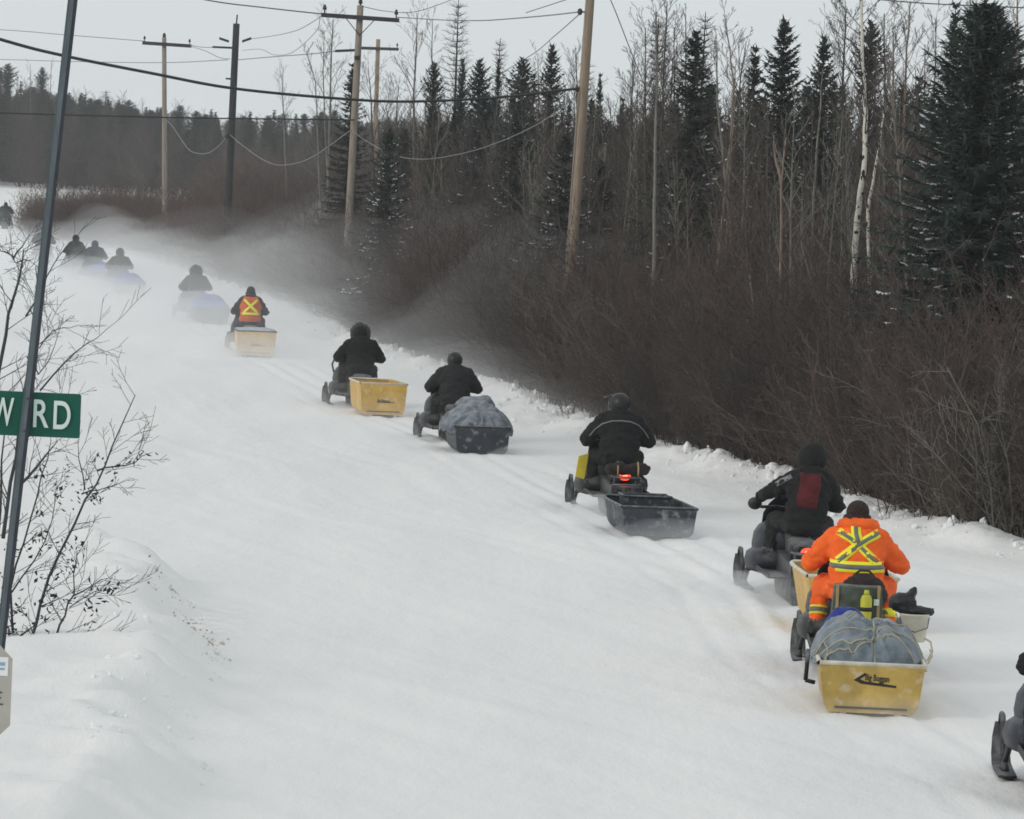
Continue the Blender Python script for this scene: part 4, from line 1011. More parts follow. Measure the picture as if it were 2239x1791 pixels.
for a in ((18, 138, 545, 'club', 1.9, "tallest dark spruce on the far skyline at the left edge"), (2, 150, 550, 'narrow', 1.7, "spruce cut by the left edge on the far skyline"),
          (46, 180, 540, 'narrow', 1.4, "short spruce right of the tallest one on the far left skyline"), (93, 146, 545, 'club', 1.3, "thin spruce spire left of the sign post on the far skyline"),
          (176, 208, 530, 'wide', 1.1, "small dark spruce right of the sign post on the far skyline"), (268, 236, 540, 'narrow', 1.1, "low dark spruce tip left of the small crossarm pole, far away"),
          (395, 229, 545, 'club', 1.3, "slim spruce on the far ridge right of the small crossarm pole")):
    spruce_at(*a, group="spruces on the far skyline")
def larch_at(px, py, D, me, sx, label):
    p = at(px, py, D); g = gz(p[0], p[1]); return inst("larch_tree", me, p[0], p[1], g, sx, (p[2] - g) / 9.0, rng.uniform(0, 6), label, "larch tree", "bare larches in the forest")
larch_at(1003, -6, 165, LAR, 1.15, "tall bare larch with twiggy pyramid crown against the sky")
larch_at(1094, 84, 168, LAR2, .9, "slim bare larch behind the bullet shaped spruce tops")
larch_at(1543, 26, 116, LAR2, .9, "bare larch rising over the dense blunt topped spruce")
larch_at(1285, 128, 150, LAR, .9, "bushy bare larch crown behind the tan utility pole")
larch_at(1440, 40, 118, LAR2, 1.0, "thin bare larch among the grey aspens right of the tan pole")
larch_at(232, 196, 520, LAR, 2.3, "round bare brownish tree on the far skyline right of the sign post")

def bare_at(name, path, D, r, bark, twig, label, cat, group, seed, drop=True, **k):
    """A trunk that follows the bends seen in the picture, at its own distance, with depth of its own; brought down to the ground."""
    R = random.Random(seed); W = [at(px, py, D) for px, py in path]
    off = 0
    for i in range(len(W)): W[i] = W[i] + np.array([0, off, 0]); off += R.uniform(-.25, .25)
    if drop:
        a, b = W[0], W[1]; d = (a - b) / max(1e-6, (b - a)[2]); g = gz(a[0], a[1]) - .2; W.insert(0, a + d * (a[2] - g))
    base = W[0]; loc = (base[0], base[1], base[2])
    tm, cm = bare_meshes(seed, [w - base for w in W], r, r * .28, bark, twig, **k)
    t = empty(name, loc, 0, label, cat, group); link("trunk", tm, t)
    if cm: link("crown", cm, t)
    return t
bare_at("birch_tree", [(1858, 760), (1866, 600), (1872, 480), (1885, 380), (1892, 250), (1884, 110), (1884, -60)], 88, .075, bark_birch, bark_brown, "white barked birch with black scars rising the full height", "birch tree", None, 41, crown_from=.62, nb=26, bl=1.5, marks=True, elev=.9)
bare_at("birch_tree", [(1905, 740), (1898, 464), (1917, 343), (1930, 250)], 92, .045, bark_birch, bark_brown, "thin crooked birch stem just right of the white birch", "birch tree", None, 42, crown_from=.8, nb=8, bl=.8, marks=True)
AG = "slender bare trees against the sky"
for i, (path, D, r, bark, lab, kw) in enumerate((
    ([(1428, 640), (1432, 400), (1436, 200), (1434, 28)], 98, .05, bark_grey, "pale straight aspen trunk right of the tan pole", dict(crown_from=.5, nb=24, bl=1.3)),
    ([(1706, 797), (1708, 524), (1708, 403), (1720, 301)], 92, .04, bark_tan, "orange tinted thin trunk below the tall pointed spruce", dict(crown_from=.9, nb=3, bl=.5)),
    ([(1708, 403), (1696, 343), (1690, 290)], 92.1, .03, bark_tan, "short tan fork leaving the orange tinted trunk", dict(crown_from=.9, nb=3, bl=.5, drop=False)),
    ([(1773, 580), (1777, 464), (1787, 301), (1800, 150)], 97, .04, bark_grey, "dull grey trunk beneath the lone pointed spruce", dict(crown_from=.75, nb=8, bl=.9)),
    ([(1812, 760), (1780, 640), (1752, 529)], 89, .035, bark_grey, "leaning dead stem, upper one of the crossed pair left of the birch", dict(crown_from=.8, nb=4, bl=.6)),
    ([(1801, 779), (1765, 660), (1717, 524)], 88, .03, bark_brown, "leaning dead stem, lower one of the crossed pair left of the birch", dict(crown_from=.8, nb=4, bl=.6)),
    ([(1590, 431), (1567, 223), (1566, 90)], 104, .04, bark_grey, "left stem of the twin grey trunks right of the dense spruce", dict(crown_from=.7, nb=12, bl=1.0)),
    ([(1585, 431), (1597, 315), (1604, 180), (1587, 40)], 104.5, .04, bark_tan, "right stem of the twin trunks right of the dense spruce", dict(crown_from=.65, nb=18, bl=1.2)),
    ([(1648, 788), (1648, 672), (1640, 600)], 91, .03, bark_grey, "short broken pale stem low in the brush", dict(crown_from=.7, nb=4, bl=.5)),
    ([(1975, 480), (1968, 348), (1954, 241), (1950, 60)], 100, .045, bark_tan, "left stem of the forked tan aspen beside the big spruce", dict(crown_from=.6, nb=20, bl=1.2)),
    ([(1976, 470), (1977, 348), (1982, 139), (1991, 2)], 101, .045, bark_tan, "right stem of the forked tan aspen beside the big spruce", dict(crown_from=.55, nb=24, bl=1.3)),
    ([(2223, 330), (2223, 180), (2225, -20)], 92, .05, bark_tan, "reddish trunk at the right edge behind the big spruce", dict(crown_from=.5, nb=20, bl=1.1)),
    ([(1446, 300), (1450, 180), (1458, 4)], 110, .04, bark_brown, "tallest twiggy aspen right of the tan pole", dict(crown_from=.4, nb=36, bl=1.5)),
    ([(1411, 300), (1411, 60)], 116, .035, bark_brown, "bare twiggy tree nearest the guy wire", dict(crown_from=.4, nb=36, bl=1.3)),
    ([(1380, 320), (1384, 120)], 120, .035, bark_brown, "lower bare tree under the guy wire", dict(crown_from=.3, nb=30, bl=1.2)),
    ([(1474, 300), (1474, 60)], 118, .035, bark_brown, "thin bare tree left of the dense spruce", dict(crown_from=.35, nb=30, bl=1.2)),
    ([(1499, 300), (1499, 32)], 119, .035, bark_brown, "bare tree tip just above the dense spruce's left side", dict(crown_from=.35, nb=30, bl=1.2)),
    ([(1610, 300), (1618, 190), (1632, 90)], 117, .03, bark_brown, "curving bare tree in the sky gap left of the close trio", dict(crown_from=.4, nb=16, bl=.9)),
    ([(1840, 300), (1846, 130), (1850, 20)], 112, .04, bark_brown, "twiggy bare tree left of the white birch top", dict(crown_from=.35, nb=38, bl=1.6)),
    ([(1935, 300), (1932, 30)], 112, .04, bark_brown, "bare tree right of the white birch top", dict(crown_from=.35, nb=38, bl=1.5)),
    ([(2040, 300), (2046, 40)], 110, .035, bark_brown, "bare tree left of the slim spruce spire", dict(crown_from=.35, nb=30, bl=1.3)),
    ([(2120, 200), (2122, -10)], 104, .03, bark_brown, "thin bare whip over the big snowy spruce", dict(crown_from=.5, nb=14, bl=.9)),
    ([(720, 300), (724, 150), (729, 42)], 172, .05, bark_grey, "tallest bare aspen left of the crossarm pole", dict(crown_from=.35, nb=20, bl=1.8)),
    ([(695, 300), (690, 180), (670, 112)], 174, .035, bark_grey, "leaning bare aspen, leftmost of the group by the crossarm pole", dict(crown_from=.4, nb=14, bl=1.2)),
    ([(712, 300), (706, 160), (708, 66)], 176, .035, bark_grey, "thin bare aspen between two taller ones by the crossarm pole", dict(crown_from=.5, nb=12, bl=1.2)),
    ([(905, 300), (905, 208), (911, 100), (912, 30)], 168, .05, bark_grey, "tall thin bare aspen left of the larch", dict(crown_from=.4, nb=20, bl=1.6)),
    ([(950, 200), (944, 120), (946, 44)], 172, .035, bark_grey, "faint bare aspen touching the larch crown", dict(crown_from=.5, nb=12, bl=1.1)),
    ([(620, 260), (618, 200), (620, 146)], 300, .05, bark_grey, "lone distant bare tree above the far ridge", dict(crown_from=.3, nb=18, bl=1.6)),
    ([(815, 320), (812, 220), (806, 150)], 168, .04, bark_brown, "bare bush like tree right of the crossarm pole", dict(crown_from=.2, nb=26, bl=1.6)),
    ([(870, 330), (868, 240), (872, 190)], 166, .035, bark_red, "reddish bare tree left of the snow loaded small spruce", dict(crown_from=.2, nb=26, bl=1.5)),
    ([(1260, 300), (1262, 200), (1258, 120)], 140, .035, bark_brown, "bare tree half hidden behind the tan pole", dict(crown_from=.3, nb=26, bl=1.3)),
    ([(1178, 300), (1176, 120)], 165, .035, bark_brown, "bare tree behind the ragged layered spruce", dict(crown_from=.3, nb=26, bl=1.2)),
    ([(67, 240), (66, 141)], 540, .08, bark_grey, "bare far tree between two spruce spires at far left", dict(crown_from=.3, nb=16, bl=1.8)),
    ([(109, 240), (112, 134)], 542, .08, bark_grey, "pale bare far tree beside the sign post", dict(crown_from=.3, nb=16, bl=1.8)),
    ([(187, 260), (188, 194)], 545, .08, bark_grey, "bare far tree right of the sign post", dict(crown_from=.3, nb=16, bl=1.6)),
    ([(310, 280), (312, 222)], 545, .08, bark_brown, "bare far tree left of the small crossarm pole", dict(crown_from=.3, nb=16, bl=1.6)))):
    bare_at("aspen_tree", path, D, r, bark, bark_brown if bark is not bark_red else bark_red, lab, "bare tree", AG, 60 + i, nsub=5, **kw)

# trees that only fill the wood behind these: alike, crowded, told apart by nothing
shr = [shrub_mesh(101, 3.3, 12, bark_brown, .28, 6, .012), shrub_mesh(102, 3.8, 11, bark_dark, .3, 6, .013), shrub_mesh(103, 2.7, 12, bark_brown, .55), shrub_mesh(104, 3.6, 10, bark_red), shrub_mesh(105, 3.2, 7, bark_pale, .4, 6, .010), shrub_mesh(106, 3.0, 12, bark_red, .5, 6, .010)]
shr_red = [shrub_mesh(111, 2.9, 13, bark_red), shrub_mesh(112, 2.6, 12, bark_red, .35)]
sap = [sapling_mesh(121, 6.0, bark_brown), sapling_mesh(122, 6.6, bark_brown, 30), sapling_mesh(123, 5.2, bark_red, 28), sapling_mesh(124, 6.2, bark_grey, 24)]
R = random.Random(77); fill = 0
bt = [bare_meshes(300 + k, [(0, 0, -.3), (R.uniform(-.1, .1), 0, 3), (R.uniform(-.2, .2), 0, 7.4)], .05, .012, (bark_brown, bark_grey, bark_tan)[k % 3], bark_brown, crown_from=.3, nb=32, bl=1.4, nsub=5) for k in range(4)]
while fill < 270:
    y = R.uniform(86, 182); s = R.uniform(4, 30) if y > 118 else R.uniform(6, 34)
    x = float(np.interp(y, BY, BX)) + s
    px = CX + FPX * x / y
    if not (690 < px < 2420): continue
    fill += 1; g = gz(x, y)
    far = y > 128
    if R.random() < (.55 if far else .3):
        k = R.choice(['narrow', 'club', 'wide', 'frost' if far else 'narrow', 'wide'])
        hh = R.uniform(5.4, 7.4) if far else R.uniform(4.6, 7.0)
        inst("spruce_tree", SPR[k][:3], x, y, g, R.uniform(.6, .95), hh / SPR[k][3], R.uniform(0, 6), "dark spruce crowded among others in the wood behind the brush", "spruce tree", "spruces filling the wood")
    else:
        inst("aspen_tree", bt[R.randrange(4)], x, y, g, R.uniform(.8, 1.1), R.uniform(.72, 1.04), R.uniform(0, 6), "slender leafless tree crowded among others in the wood behind the brush", "bare tree", "bare trees filling the wood")

def scatter_region(name, protos, n, seed, ymin, ymax, smin, smax, sc, pick=None, label=None, pxr=(-300, 2700), ybias=1.0):
    R = np.random.default_rng(seed); P = []; 
    while len(P) < n:
        y = ymin + (ymax - ymin) * R.random() ** ybias; s = smin + (smax - smin) * R.random() ** 1.3; x = float(np.interp(y, BY, BX)) + s; px = CX + FPX * x / y
        if pxr[0] < px < pxr[1]: P.append((x, y))
    P = np.array(P); z = height(P[:, 0], P[:, 1])
    k = len(P); rot = np.stack([R.normal(0, .08, k), R.normal(0, .08, k), R.uniform(0, 6.28, k)], 1)
    s = R.uniform(sc[0], sc[1], k); scl = np.stack([s, s, s * R.uniform(.8, 1.15, k)], 1)
    o = scatter(name, protos, np.column_stack([P, z]), rot, scl, R.integers(0, len(protos), k))
    if label: o['label'] = label
    return o
scatter_region("alder_thicket", shr, 1650, 1, 60, 200, .9, 12, (.68, 1.02), label="dense brown leafless brush along the right side of the road")
scatter_region("alder_thicket", shr[:3], 420, 6, 62, 150, .5, 2.6, (.35, .7), label="low leafless twigs at the foot of the brush")
scatter_region("alder_thicket", shr_red, 650, 2, 190, 300, .8, 14, (.75, 1.1), label="reddish leafless brush along the far part of the road")
scatter_region("alder_thicket", shr + shr_red, 900, 3, 290, 500, 9, 60, (.9, 1.4), label="distant leafless brush beyond the bend", pxr=(300, 900))
RR = np.random.default_rng(18); n = 170; P = np.column_stack([RR.uniform(-29, -20, n), RR.uniform(272, 300, n)]); P = P[P[:, 0] > -.0975 * P[:, 1]]; n = len(P); z = height(P[:, 0], P[:, 1]); s = RR.uniform(.7, 1.15, n)
o = scatter("alder_thicket", shr_red, np.column_stack([P, z]), np.stack([np.zeros(n), np.zeros(n), RR.uniform(0, 6, n)], 1), np.stack([s, s, s], 1), RR.integers(0, 2, n)); o["label"] = "end of the reddish brush where the road bends away"
scatter_region("sapling_thicket", sap, 2300, 4, 74, 190, 3.5, 26, (.66, 1.08), label="leafless saplings massed behind the roadside brush")
# far-off wood
RR = np.random.default_rng(8); n = 2600
P = np.column_stack([RR.uniform(-95, 14, n), RR.uniform(500, 640, n)]); z = height(P[:, 0], P[:, 1])
rot = np.stack([np.zeros(n), np.zeros(n), RR.uniform(0, 6.28, n)], 1)
pk = np.where(RR.random(n) < .30, RR.integers(9, 11, n), RR.integers(0, 9, n))
s = np.where(pk >= 9, RR.uniform(.72, 1.10, n), np.where(pk >= 3, RR.uniform(1.2, 2.0, n), RR.uniform(1.0, 1.42, n))); s = s * (1 + .22 * np.clip((-40 - P[:, 0]) / 12, 0, 1)); scl = np.stack([s * 1.45, s * 1.45, s], 1)
ff = scatter("far_forest", sap[:3] + shr + [SPR['narrow'][1], SPR['club'][1]], np.column_stack([P, z]), rot, scl, pk); ff['label'] = "grey brown wood far off at the left below the skyline"

# single bushes and stems that stand out at the edge of the snow
def bush(px, D, h, stems, label, m_, seed, spread=.5, r=.012):
    p = seat(px, D, .2); t = empty("alder_shrub", (p[0], p[1], gz(p[0], p[1])), 0, label, "shrub", "bushes at the snow's edge"); link("stems", shrub_mesh(seed, h, stems, m_, spread, 5, r), t)
bush(2105, 70.5, 2.6, 9, "arching grey bush leaning over the berm near the right edge", bark_grey, 501, .9)
bush(2225, 69.5, 2.4, 9, "sprawling bush at the right edge on the snow bank", bark_grey, 502, 1.0)
bush(1990, 72.5, 2.2, 9, "low bush right of the orange rider's head", bark_brown, 503, .7)
for i, (px, D, lb) in enumerate(((2030, 69.2, "left one of two dry stalks below the low bush"), (2052, 69.8, "right one of two dry stalks below the low bush"), (2180, 68.4, "dry stalk in the bank nearest the right edge"), (1960, 71, "dry stalk just right of the orange rider's shoulder"), (2120, 68.9, "dry stalk in front of the arching grey bush"), (1245, 96.5, "dry stalk on the bank left of the yellow paneled machine's rider"), (1410, 88, "dry stalk on the bank right of the grey piping jacket"), (1600, 83.5, "dry stalk on the bank left of the red backed rider"))):
    p = seat(px, D, .1); t = empty("dry_stem", (p[0], p[1], gz(p[0], p[1])), 0, lb, "plant", "dry stalks in the snow bank"); link("stalk", shrub_mesh(520 + i, .55, 1, stem_straw, .4, 5, .008), t)

# crumbs of ploughed snow along the berm, dirty ones on the shoulder at the left
def chunk(seed, m_):
    m = MB(); m.ell((0, 0, 0), (1, 1, .7), 8, 6); co = np.array(m.v); co = co * (1 + .45 * fbm(co * 1.0, 1.1, seed, 2))[:, None]; m.v = [tuple(c) for c in co]; return m.mesh("chunk", [m_], False)
clean = mat("ploughed_snow", (0.80, 0.81, 0.82), 0.85, 0.05); dirty = mat("dirty_snow", (0.56, 0.53, 0.47), 0.9, 0.35, 3); grit = mat("frozen_grit", (0.34, 0.30, 0.24), 0.9, 0.4, 3)
def crumbs(name, P, protos, lo, hi, label, seed):
    R = np.random.default_rng(seed); k = len(P); s = lo * (hi / lo) ** (R.random(k) ** 2.2)
    z = height(P[:, 0], P[:, 1]) + s * .15
    o = scatter(name, protos, np.column_stack([P, z]), R.uniform(0, 6.28, (k, 3)), np.column_stack([s, s, s]), R.integers(0, len(protos), k)); o["label"] = label
RR = np.random.default_rng(33); n = 900; y = 64 + 90 * RR.random(n) ** 1.4; s = RR.normal(.35, .55, n)
crumbs("snow_crumbs", np.column_stack([np.interp(y, BY, BX) + s, y]), [chunk(1, clean), chunk(2, clean), chunk(3, clean)], .02, .11, "lumps of ploughed snow strewn along the right berm", 34)
tt_ = RR.random(550); arc = np.array([at(330 + 145 * a ** .8, 1275 + 130 * a ** 1.5, 0.0) * 0 for a in tt_])
def on_ground(px, py):
    d = _f + _R * (px - CX) / FPX - _U * (py - CY) / FPX; k = (.25 - CAMZ) / d[2]; return (d * k)[:2]
arc = np.array([on_ground(325 + 150 * a ** .8 + RR.normal(0, 20), 1275 + 125 * a ** 1.5 + RR.normal(0, 18)) for a in tt_])
crumbs("dirty_crumbs", arc, [chunk(4, dirty), chunk(5, dirty), chunk(6, clean), chunk(7, grit)], .005, .024, "gritty brown crumbs along the edge of the left snow bank", 35)
arc = np.array([on_ground(RR.uniform(180, 480), RR.uniform(1280, 1680)) for a in range(130)])
crumbs("snow_crumbs", arc, [chunk(8, clean), chunk(9, clean)], .01, .05, "small snow lumps on the left bank", 36)
# ------------------------------------------------------------------ utility poles, wires
PG = "utility poles beside the road"
def pole(base_px, top_px, D, r0, r1, m_, label, h_extra=0):
    a = at(*top_px, D); b = at(*base_px, D); d = (b - a) / (a - b)[2]; g = gz(b[0], b[1]) - .3; base = b + d * (b[2] - g)
    t = empty("utility_pole", tuple(base), 0, label, "utility pole", PG)
    m = MB(); q = Vector(tuple(a - base)); q = q * (1 + h_extra / q.length)
    m.tube([q * k / 8 for k in range(9)], [r0 + (r1 - r0) * k / 8 for k in range(9)], 14); m.build("shaft", [m_], t, True)
    return t, base, q
def rel(t, px, py, D): return Vector(tuple(at(px, py, D))) - t.location
def crossarm(t, pa, pb, D, m_=arm_dark, ins=True, th=.10, brace=None):
    a = rel(t, *pa, D) + Vector((0, -.16, 0)); b = rel(t, *pb, D) + Vector((0, -.16, 0)); d = (b - a)
    m = MB(); u = Vector((0, 0, 1)); 
    m.loft([[p + Vector((0, y, z)) * th / 2 for y, z in ((-1, -1), (1, -1), (1, 1), (-1, 1))] for p in (a, b)]); arm = m.build("crossarm", [m_], t)
    if ins:
        for p in (a.lerp(b, .04), a.lerp(b, .96)):
            m = MB(); q = p + Vector((0, 0, th / 2)); m.tube([q, q + Vector((0, 0, .10)), q + Vector((0, 0, .11)), q + Vector((0, 0, .19)), q + Vector((0, 0, .2)), q + Vector((0, 0, .26))], [.02, .02, .065, .055, .04, .035], 10); m.build("insulator", [insul_m], arm, True)
    if brace:
        for p, s_ in ((a.lerp(b, .3), brace), (a.lerp(b, .7), brace)):
            m = MB(); c = a.lerp(b, .5); m.tube([p, c + Vector((0, 0, -s_))], .014, 6); m.build("brace", [metal_m], arm, True)
    return arm
pA, bA, qA = pole((1246, 620), (1290, 0), 114, .138, .096, pole_wood, "weathered tan utility pole standing nearest, right of centre", 1.6)
m = MB(); m.tube([qA * k / 6 + Vector((-.10 - .02 * (6 - k) / 6, -.06, 0)) for k in range(0, 5)], .022, 6); m.build("conduit", [pole_grey], pA, True)
for z_, nm in ((26, "insulator"), (195, "cable_clamp")):
    c = rel(pA, 1268 if z_ == 26 else 1262, z_, 114) + Vector((0, -.05, 0)); m = MB(); m.ell(c, (.06, .06, .08 if z_ == 26 else .07), 10, 8); m.tube([c, c + Vector((.16, .05, 0))], .02, 6); m.build(nm, [insul_m], pA, True)
pB, bB, qB = pole((762, 500), (788, 12), 155, .13, .10, pole_grey, "grey utility pole with a wide crossarm in front of the forest")
crossarm(pB, (703, 33), (873, 45), 155, brace=.55, th=.13)
m = MB(); c = qB + Vector((0, 0, 0)); m.tube([c - Vector((0, 0, .1)), c + Vector((0, 0, .05)), c + Vector((0, 0, .06)), c + Vector((0, 0, .2))], [.03, .03, .07, .05], 10); m.build("insulator", [insul_m], pB, True)
crossarm(pB, (733, 112), (782, 110), 155.2, ins=False, th=.08)
m = MB(); m.tube([rel(pB, 781, 122, 154.85), rel(pB, 781, 130, 154.85)], .09, 10); m.build("clamp_band", [arm_dark], pB, True)
pC, bC, qC = pole((498, 460), (517, 52), 200, .17, .13, pole_dark, "dark utility pole with a spike on top left of the crossarm pole")
m = MB(); m.tube([qC, qC + Vector((.02, 0, .36))], .03, 6); m.build("spike", [arm_dark], pC, True)
crossarm(pC, (480, 84), (501, 91), 199.7, ins=False, th=.10); crossarm(pC, (530, 91), (550, 84), 199.7, ins=False, th=.10); crossarm(pC, (465, 103), (508, 105), 199.6, ins=False, th=.08); crossarm(pC, (494, 172), (506, 173), 199.6, ins=False, th=.07)
m = MB(); m.ell(rel(pC, 497, 298, 199.7), (.09, .09, .11), 8, 6); m.build("cable_clamp", [arm_dark], pC, True)
pD, bD, qD = pole((360, 400), (359, 82), 250, .14, .11, pole_grey, "slender grey utility pole with crossarm, leftmost of the far poles")
crossarm(pD, (312, 94), (419, 101), 250, th=.17)
m = MB(); m.tube([qD - Vector((0, 0, .1)), qD + Vector((0, 0, .1)), qD + Vector((0, 0, .22))], [.05, .09, .05], 8); m.build("insulator", [insul_m], pD, True)
pE, bE, qE = pole((823, 215), (827, 86), 290, .16, .12, pole_wood, "small distant pole with crossarm just right of the grey crossarm pole")
crossarm(pE, (782, 105), (872, 108), 290, th=.17)
def wire(pts, D, r, m_, label, name="overhead_wire", n=40):
    """pts (px,py) fixed by the poles they hang from; Catmull-Rom between, distance running evenly from one end to the other."""
    q = [Vector(tuple(at(p[0], p[1], D[0] + (D[1] - D[0]) * (p[0] - pts[0][0]) / (pts[-1][0] - pts[0][0])))) for p in pts]
    P = []
    for i in range(len(q) - 1):
        p0 = q[max(i - 1, 0)]; p1 = q[i]; p2 = q[i + 1]; p3 = q[min(i + 2, len(q) - 1)]
        if i == 0: p0 = p1 * 2 - p2
        if i == len(q) - 2: p3 = p2 * 2 - p1
        for k in range(10):
            t = k / 10; P.append(.5 * ((2 * p1) + (p2 - p0) * t + (2 * p0 - 5 * p1 + 4 * p2 - p3) * t * t + (3 * p1 - p0 - 3 * p2 + p3) * t ** 3))
    P.append(q[-1]); base = P[0]
    m = MB(); m.tube([p - base for p in P], r, 6); o = m.build(name, [m_], None, True); o.location = base
    return tag(o, label, "wire" if name == "overhead_wire" else "guy wire", "wires strung between the utility poles")
wire([(-700, -170), (-350, -22), (0, 86), (140, 122), (330, 160), (515, 194), (760, 217), (905, 222), (1090, 213), (1262, 194)], (82, 113.8), .032, wire_m, "thick black cable swooping across the sky to the tan pole")
wire([(-500, 225), (-200, 238), (0, 247), (370, 257), (740, 262), (766, 262)], (150, 154.8), .024, wire_m, "dark level cable crossing low in front of the far wood")
wire([(250, -44), (451, 0), (580, 17), (707, 31)], (150, 154.8), .020, wire_grey, "wire from above ending at the wide crossarm's left insulator")
wire([(869, 38), (974, 44), (1050, 45), (1104, 42), (1197, 34), (1268, 26)], (154.8, 113.8), .016, wire_grey, "wire from the wide crossarm's right end to the tan pole")
wire([(768, 285), (807, 312), (863, 340), (918, 348), (974, 343), (1060, 322), (1170, 275), (1255, 215)], (154.8, 113.8), .011, wire_pale, "pale sagging cable in front of the forest wall")
wire([(362, 262), (376, 275), (400, 310), (418, 331), (450, 336), (475, 322), (497, 298)], (249.9, 199.8), .019, wire_pale, "pale sagging cable between the two far left poles")
wire([(503, 295), (530, 318), (580, 352), (620, 361), (680, 345), (767, 285)], (199.8, 154.8), .015, wire_pale, "pale sagging cable right of the dark spiked pole")
wire([(1267, 31), (1211, 80), (1156, 124), (1060, 176), (980, 196), (900, 200), (868, 190)], (113.8, 280), .012, wire_grey, "thin wire dropping from the tan pole into the trees")
wire([(1293, -80), (1335, 0), (1381, 116), (1500, 420), (1640, 800)], (113.9, 128), .012, wire_grey, "thin guy wire slanting down right from the tan pole", "guy_wire")
wire([(1294, -82), (1600, -45), (1921, -1), (2239, 17), (2700, 30)], (113.8, 70), .012, wire_m, "dark wire crossing the upper right corner")
wire([(-300, 50), (0, 65), (140, 76), (316, 90)], (262, 249.8), .018, wire_grey, "faint wire from the left to the leftmost pole's crossarm")
wire([(416, 99), (440, 103), (466, 104)], (249.8, 199.7), .016, wire_grey, "short faint wire between the two far left poles' arms")
wire([(-300, 122), (0, 130), (180, 135), (360, 137), (498, 131)], (270, 199.8), .016, wire_grey, "faint straight wire ending high on the dark spiked pole")
wire([(520, 131), (600, 124), (680, 118), (735, 112)], (199.8, 155), .016, wire_grey, "faint wire from the dark spiked pole to the crossarm pole")
wire([(550, 85), (600, 78), (650, 66), (690, 44), (705, 32)], (199.8, 154.8), .012, wire_grey, "hair thin wire rising from the spiked pole to the wide crossarm")
wire([(530, 110), (570, 108), (600, 120), (640, 114), (690, 70), (700, 40)], (199.8, 154.8), .010, wire_grey, "hair thin sagging wire left of the wide crossarm")
wire([(416, 101), (450, 112), (480, 126), (503, 129)], (249.8, 199.8), .014, wire_grey, "faint wire drooping from the leftmost crossarm")
wire([(792, 14), (840, 24), (900, 27), (960, 10), (1040, -22)], (154.9, 175), .012, wire_grey, "hair thin wire from the crossarm pole's tip across the larch")
wire([(1400, -60), (1265, -10), (1150, 28)], (105, 113.9), .010, wire_grey, "hair thin wire fading left of the tan pole's top")

# ------------------------------------------------------------------ signs at the left
DS = 25.0
top = at(171, -110, DS); low = at(5, 1370, DS); dd = (low - top) / (top - low)[2]; g = gz(low[0], low[1]) - .3; base = low + dd * (low[2] - g)
t = empty("street_sign", tuple(base), 0, "leaning metal post carrying a green road name sign", "street sign")
ax = Vector(tuple(top - base)); m = MB(); mi = MB()
def hat(p): return [(p.x - .024, p.y + .006, p.z), (p.x - .015, p.y + .006, p.z), (p.x - .009, p.y - .018, p.z), (p.x + .009, p.y - .018, p.z), (p.x + .015, p.y + .006, p.z), (p.x + .024, p.y + .006, p.z), (p.x + .024, p.y + .010, p.z), (p.x + .012, p.y + .010, p.z), (p.x + .006, p.y - .013, p.z), (p.x - .006, p.y - .013, p.z), (p.x - .012, p.y + .010, p.z), (p.x - .024, p.y + .010, p.z)]
m.loft([hat(ax * k / 10) for k in range(11)]); post = m.build("post", [galv], t)
m = MB(); m.loft([[(p.x + a, p.y + b, p.z) for a, b in ((.0095, -.019), (.025, .004), (.025, .0055), (.0095, -.0175))] for p in (ax * k / 10 for k in range(11))]); m.build("channel_side", [galv_dark], t)
# plate, level with the world, behind the post
c0 = Vector(tuple(at(178, 862, DS + .03))) - t.location; c1 = Vector(tuple(at(173, 959, DS + .03))) - t.location
W, Hh = .92, (c0 - c1).length
m = MB(); r = .008; x1, z1, z0 = c0.x, c0.z, c0.z - Hh; y = c0.y
m.poly([(x1 - W, y, z0), (x1 - r, y, z0), (x1, y, z0 + r), (x1, y, z1 - r), (x1 - r, y, z1), (x1 - W, y, z1)], (0, 1, 0), .004); pl = m.build("name_plate", [sign_green], t)
def put(txt, pl_, pr_, pt, pb):
    o = text_mesh(txt, .2, sign_white, "letter", pl, .0012, 1.0); o.data.transform(Matrix.Translation((0, 0, 0)))
    xs = [v.co.x for v in o.data.vertices]; ys__ = [v.co.y for v in o.data.vertices]
    a = Vector(tuple(at(pl_, pb, DS + .028))) - t.location; b = Vector(tuple(at(pr_, pb, DS + .028))) - t.location; c = Vector(tuple(at(pl_, pt, DS + .028))) - t.location
    sx = (b.x - a.x) / (max(xs) - min(xs)); sy = (c - a).length / (max(ys__) - min(ys__))
    o.location = (a.x - min(xs) * sx, a.y, a.z - min(ys__) * sy); o.rotation_euler = (math.pi / 2, 0, 0); o.scale = (sx, sy, 1); return o
put("W", -20, 29, 868, 930); put("R", 72, 106, 873, 934); put("D", 116, 153, 876, 938)
for zz in (z1 - .03, z0 + .03):
    pp = ax * ((zz) / ax.z); m = MB(); m.tube([pp + Vector((0, -.024, 0)), pp + Vector((0, .03, 0))], .006, 8); m.build("bolt", [metal_m], t, True)
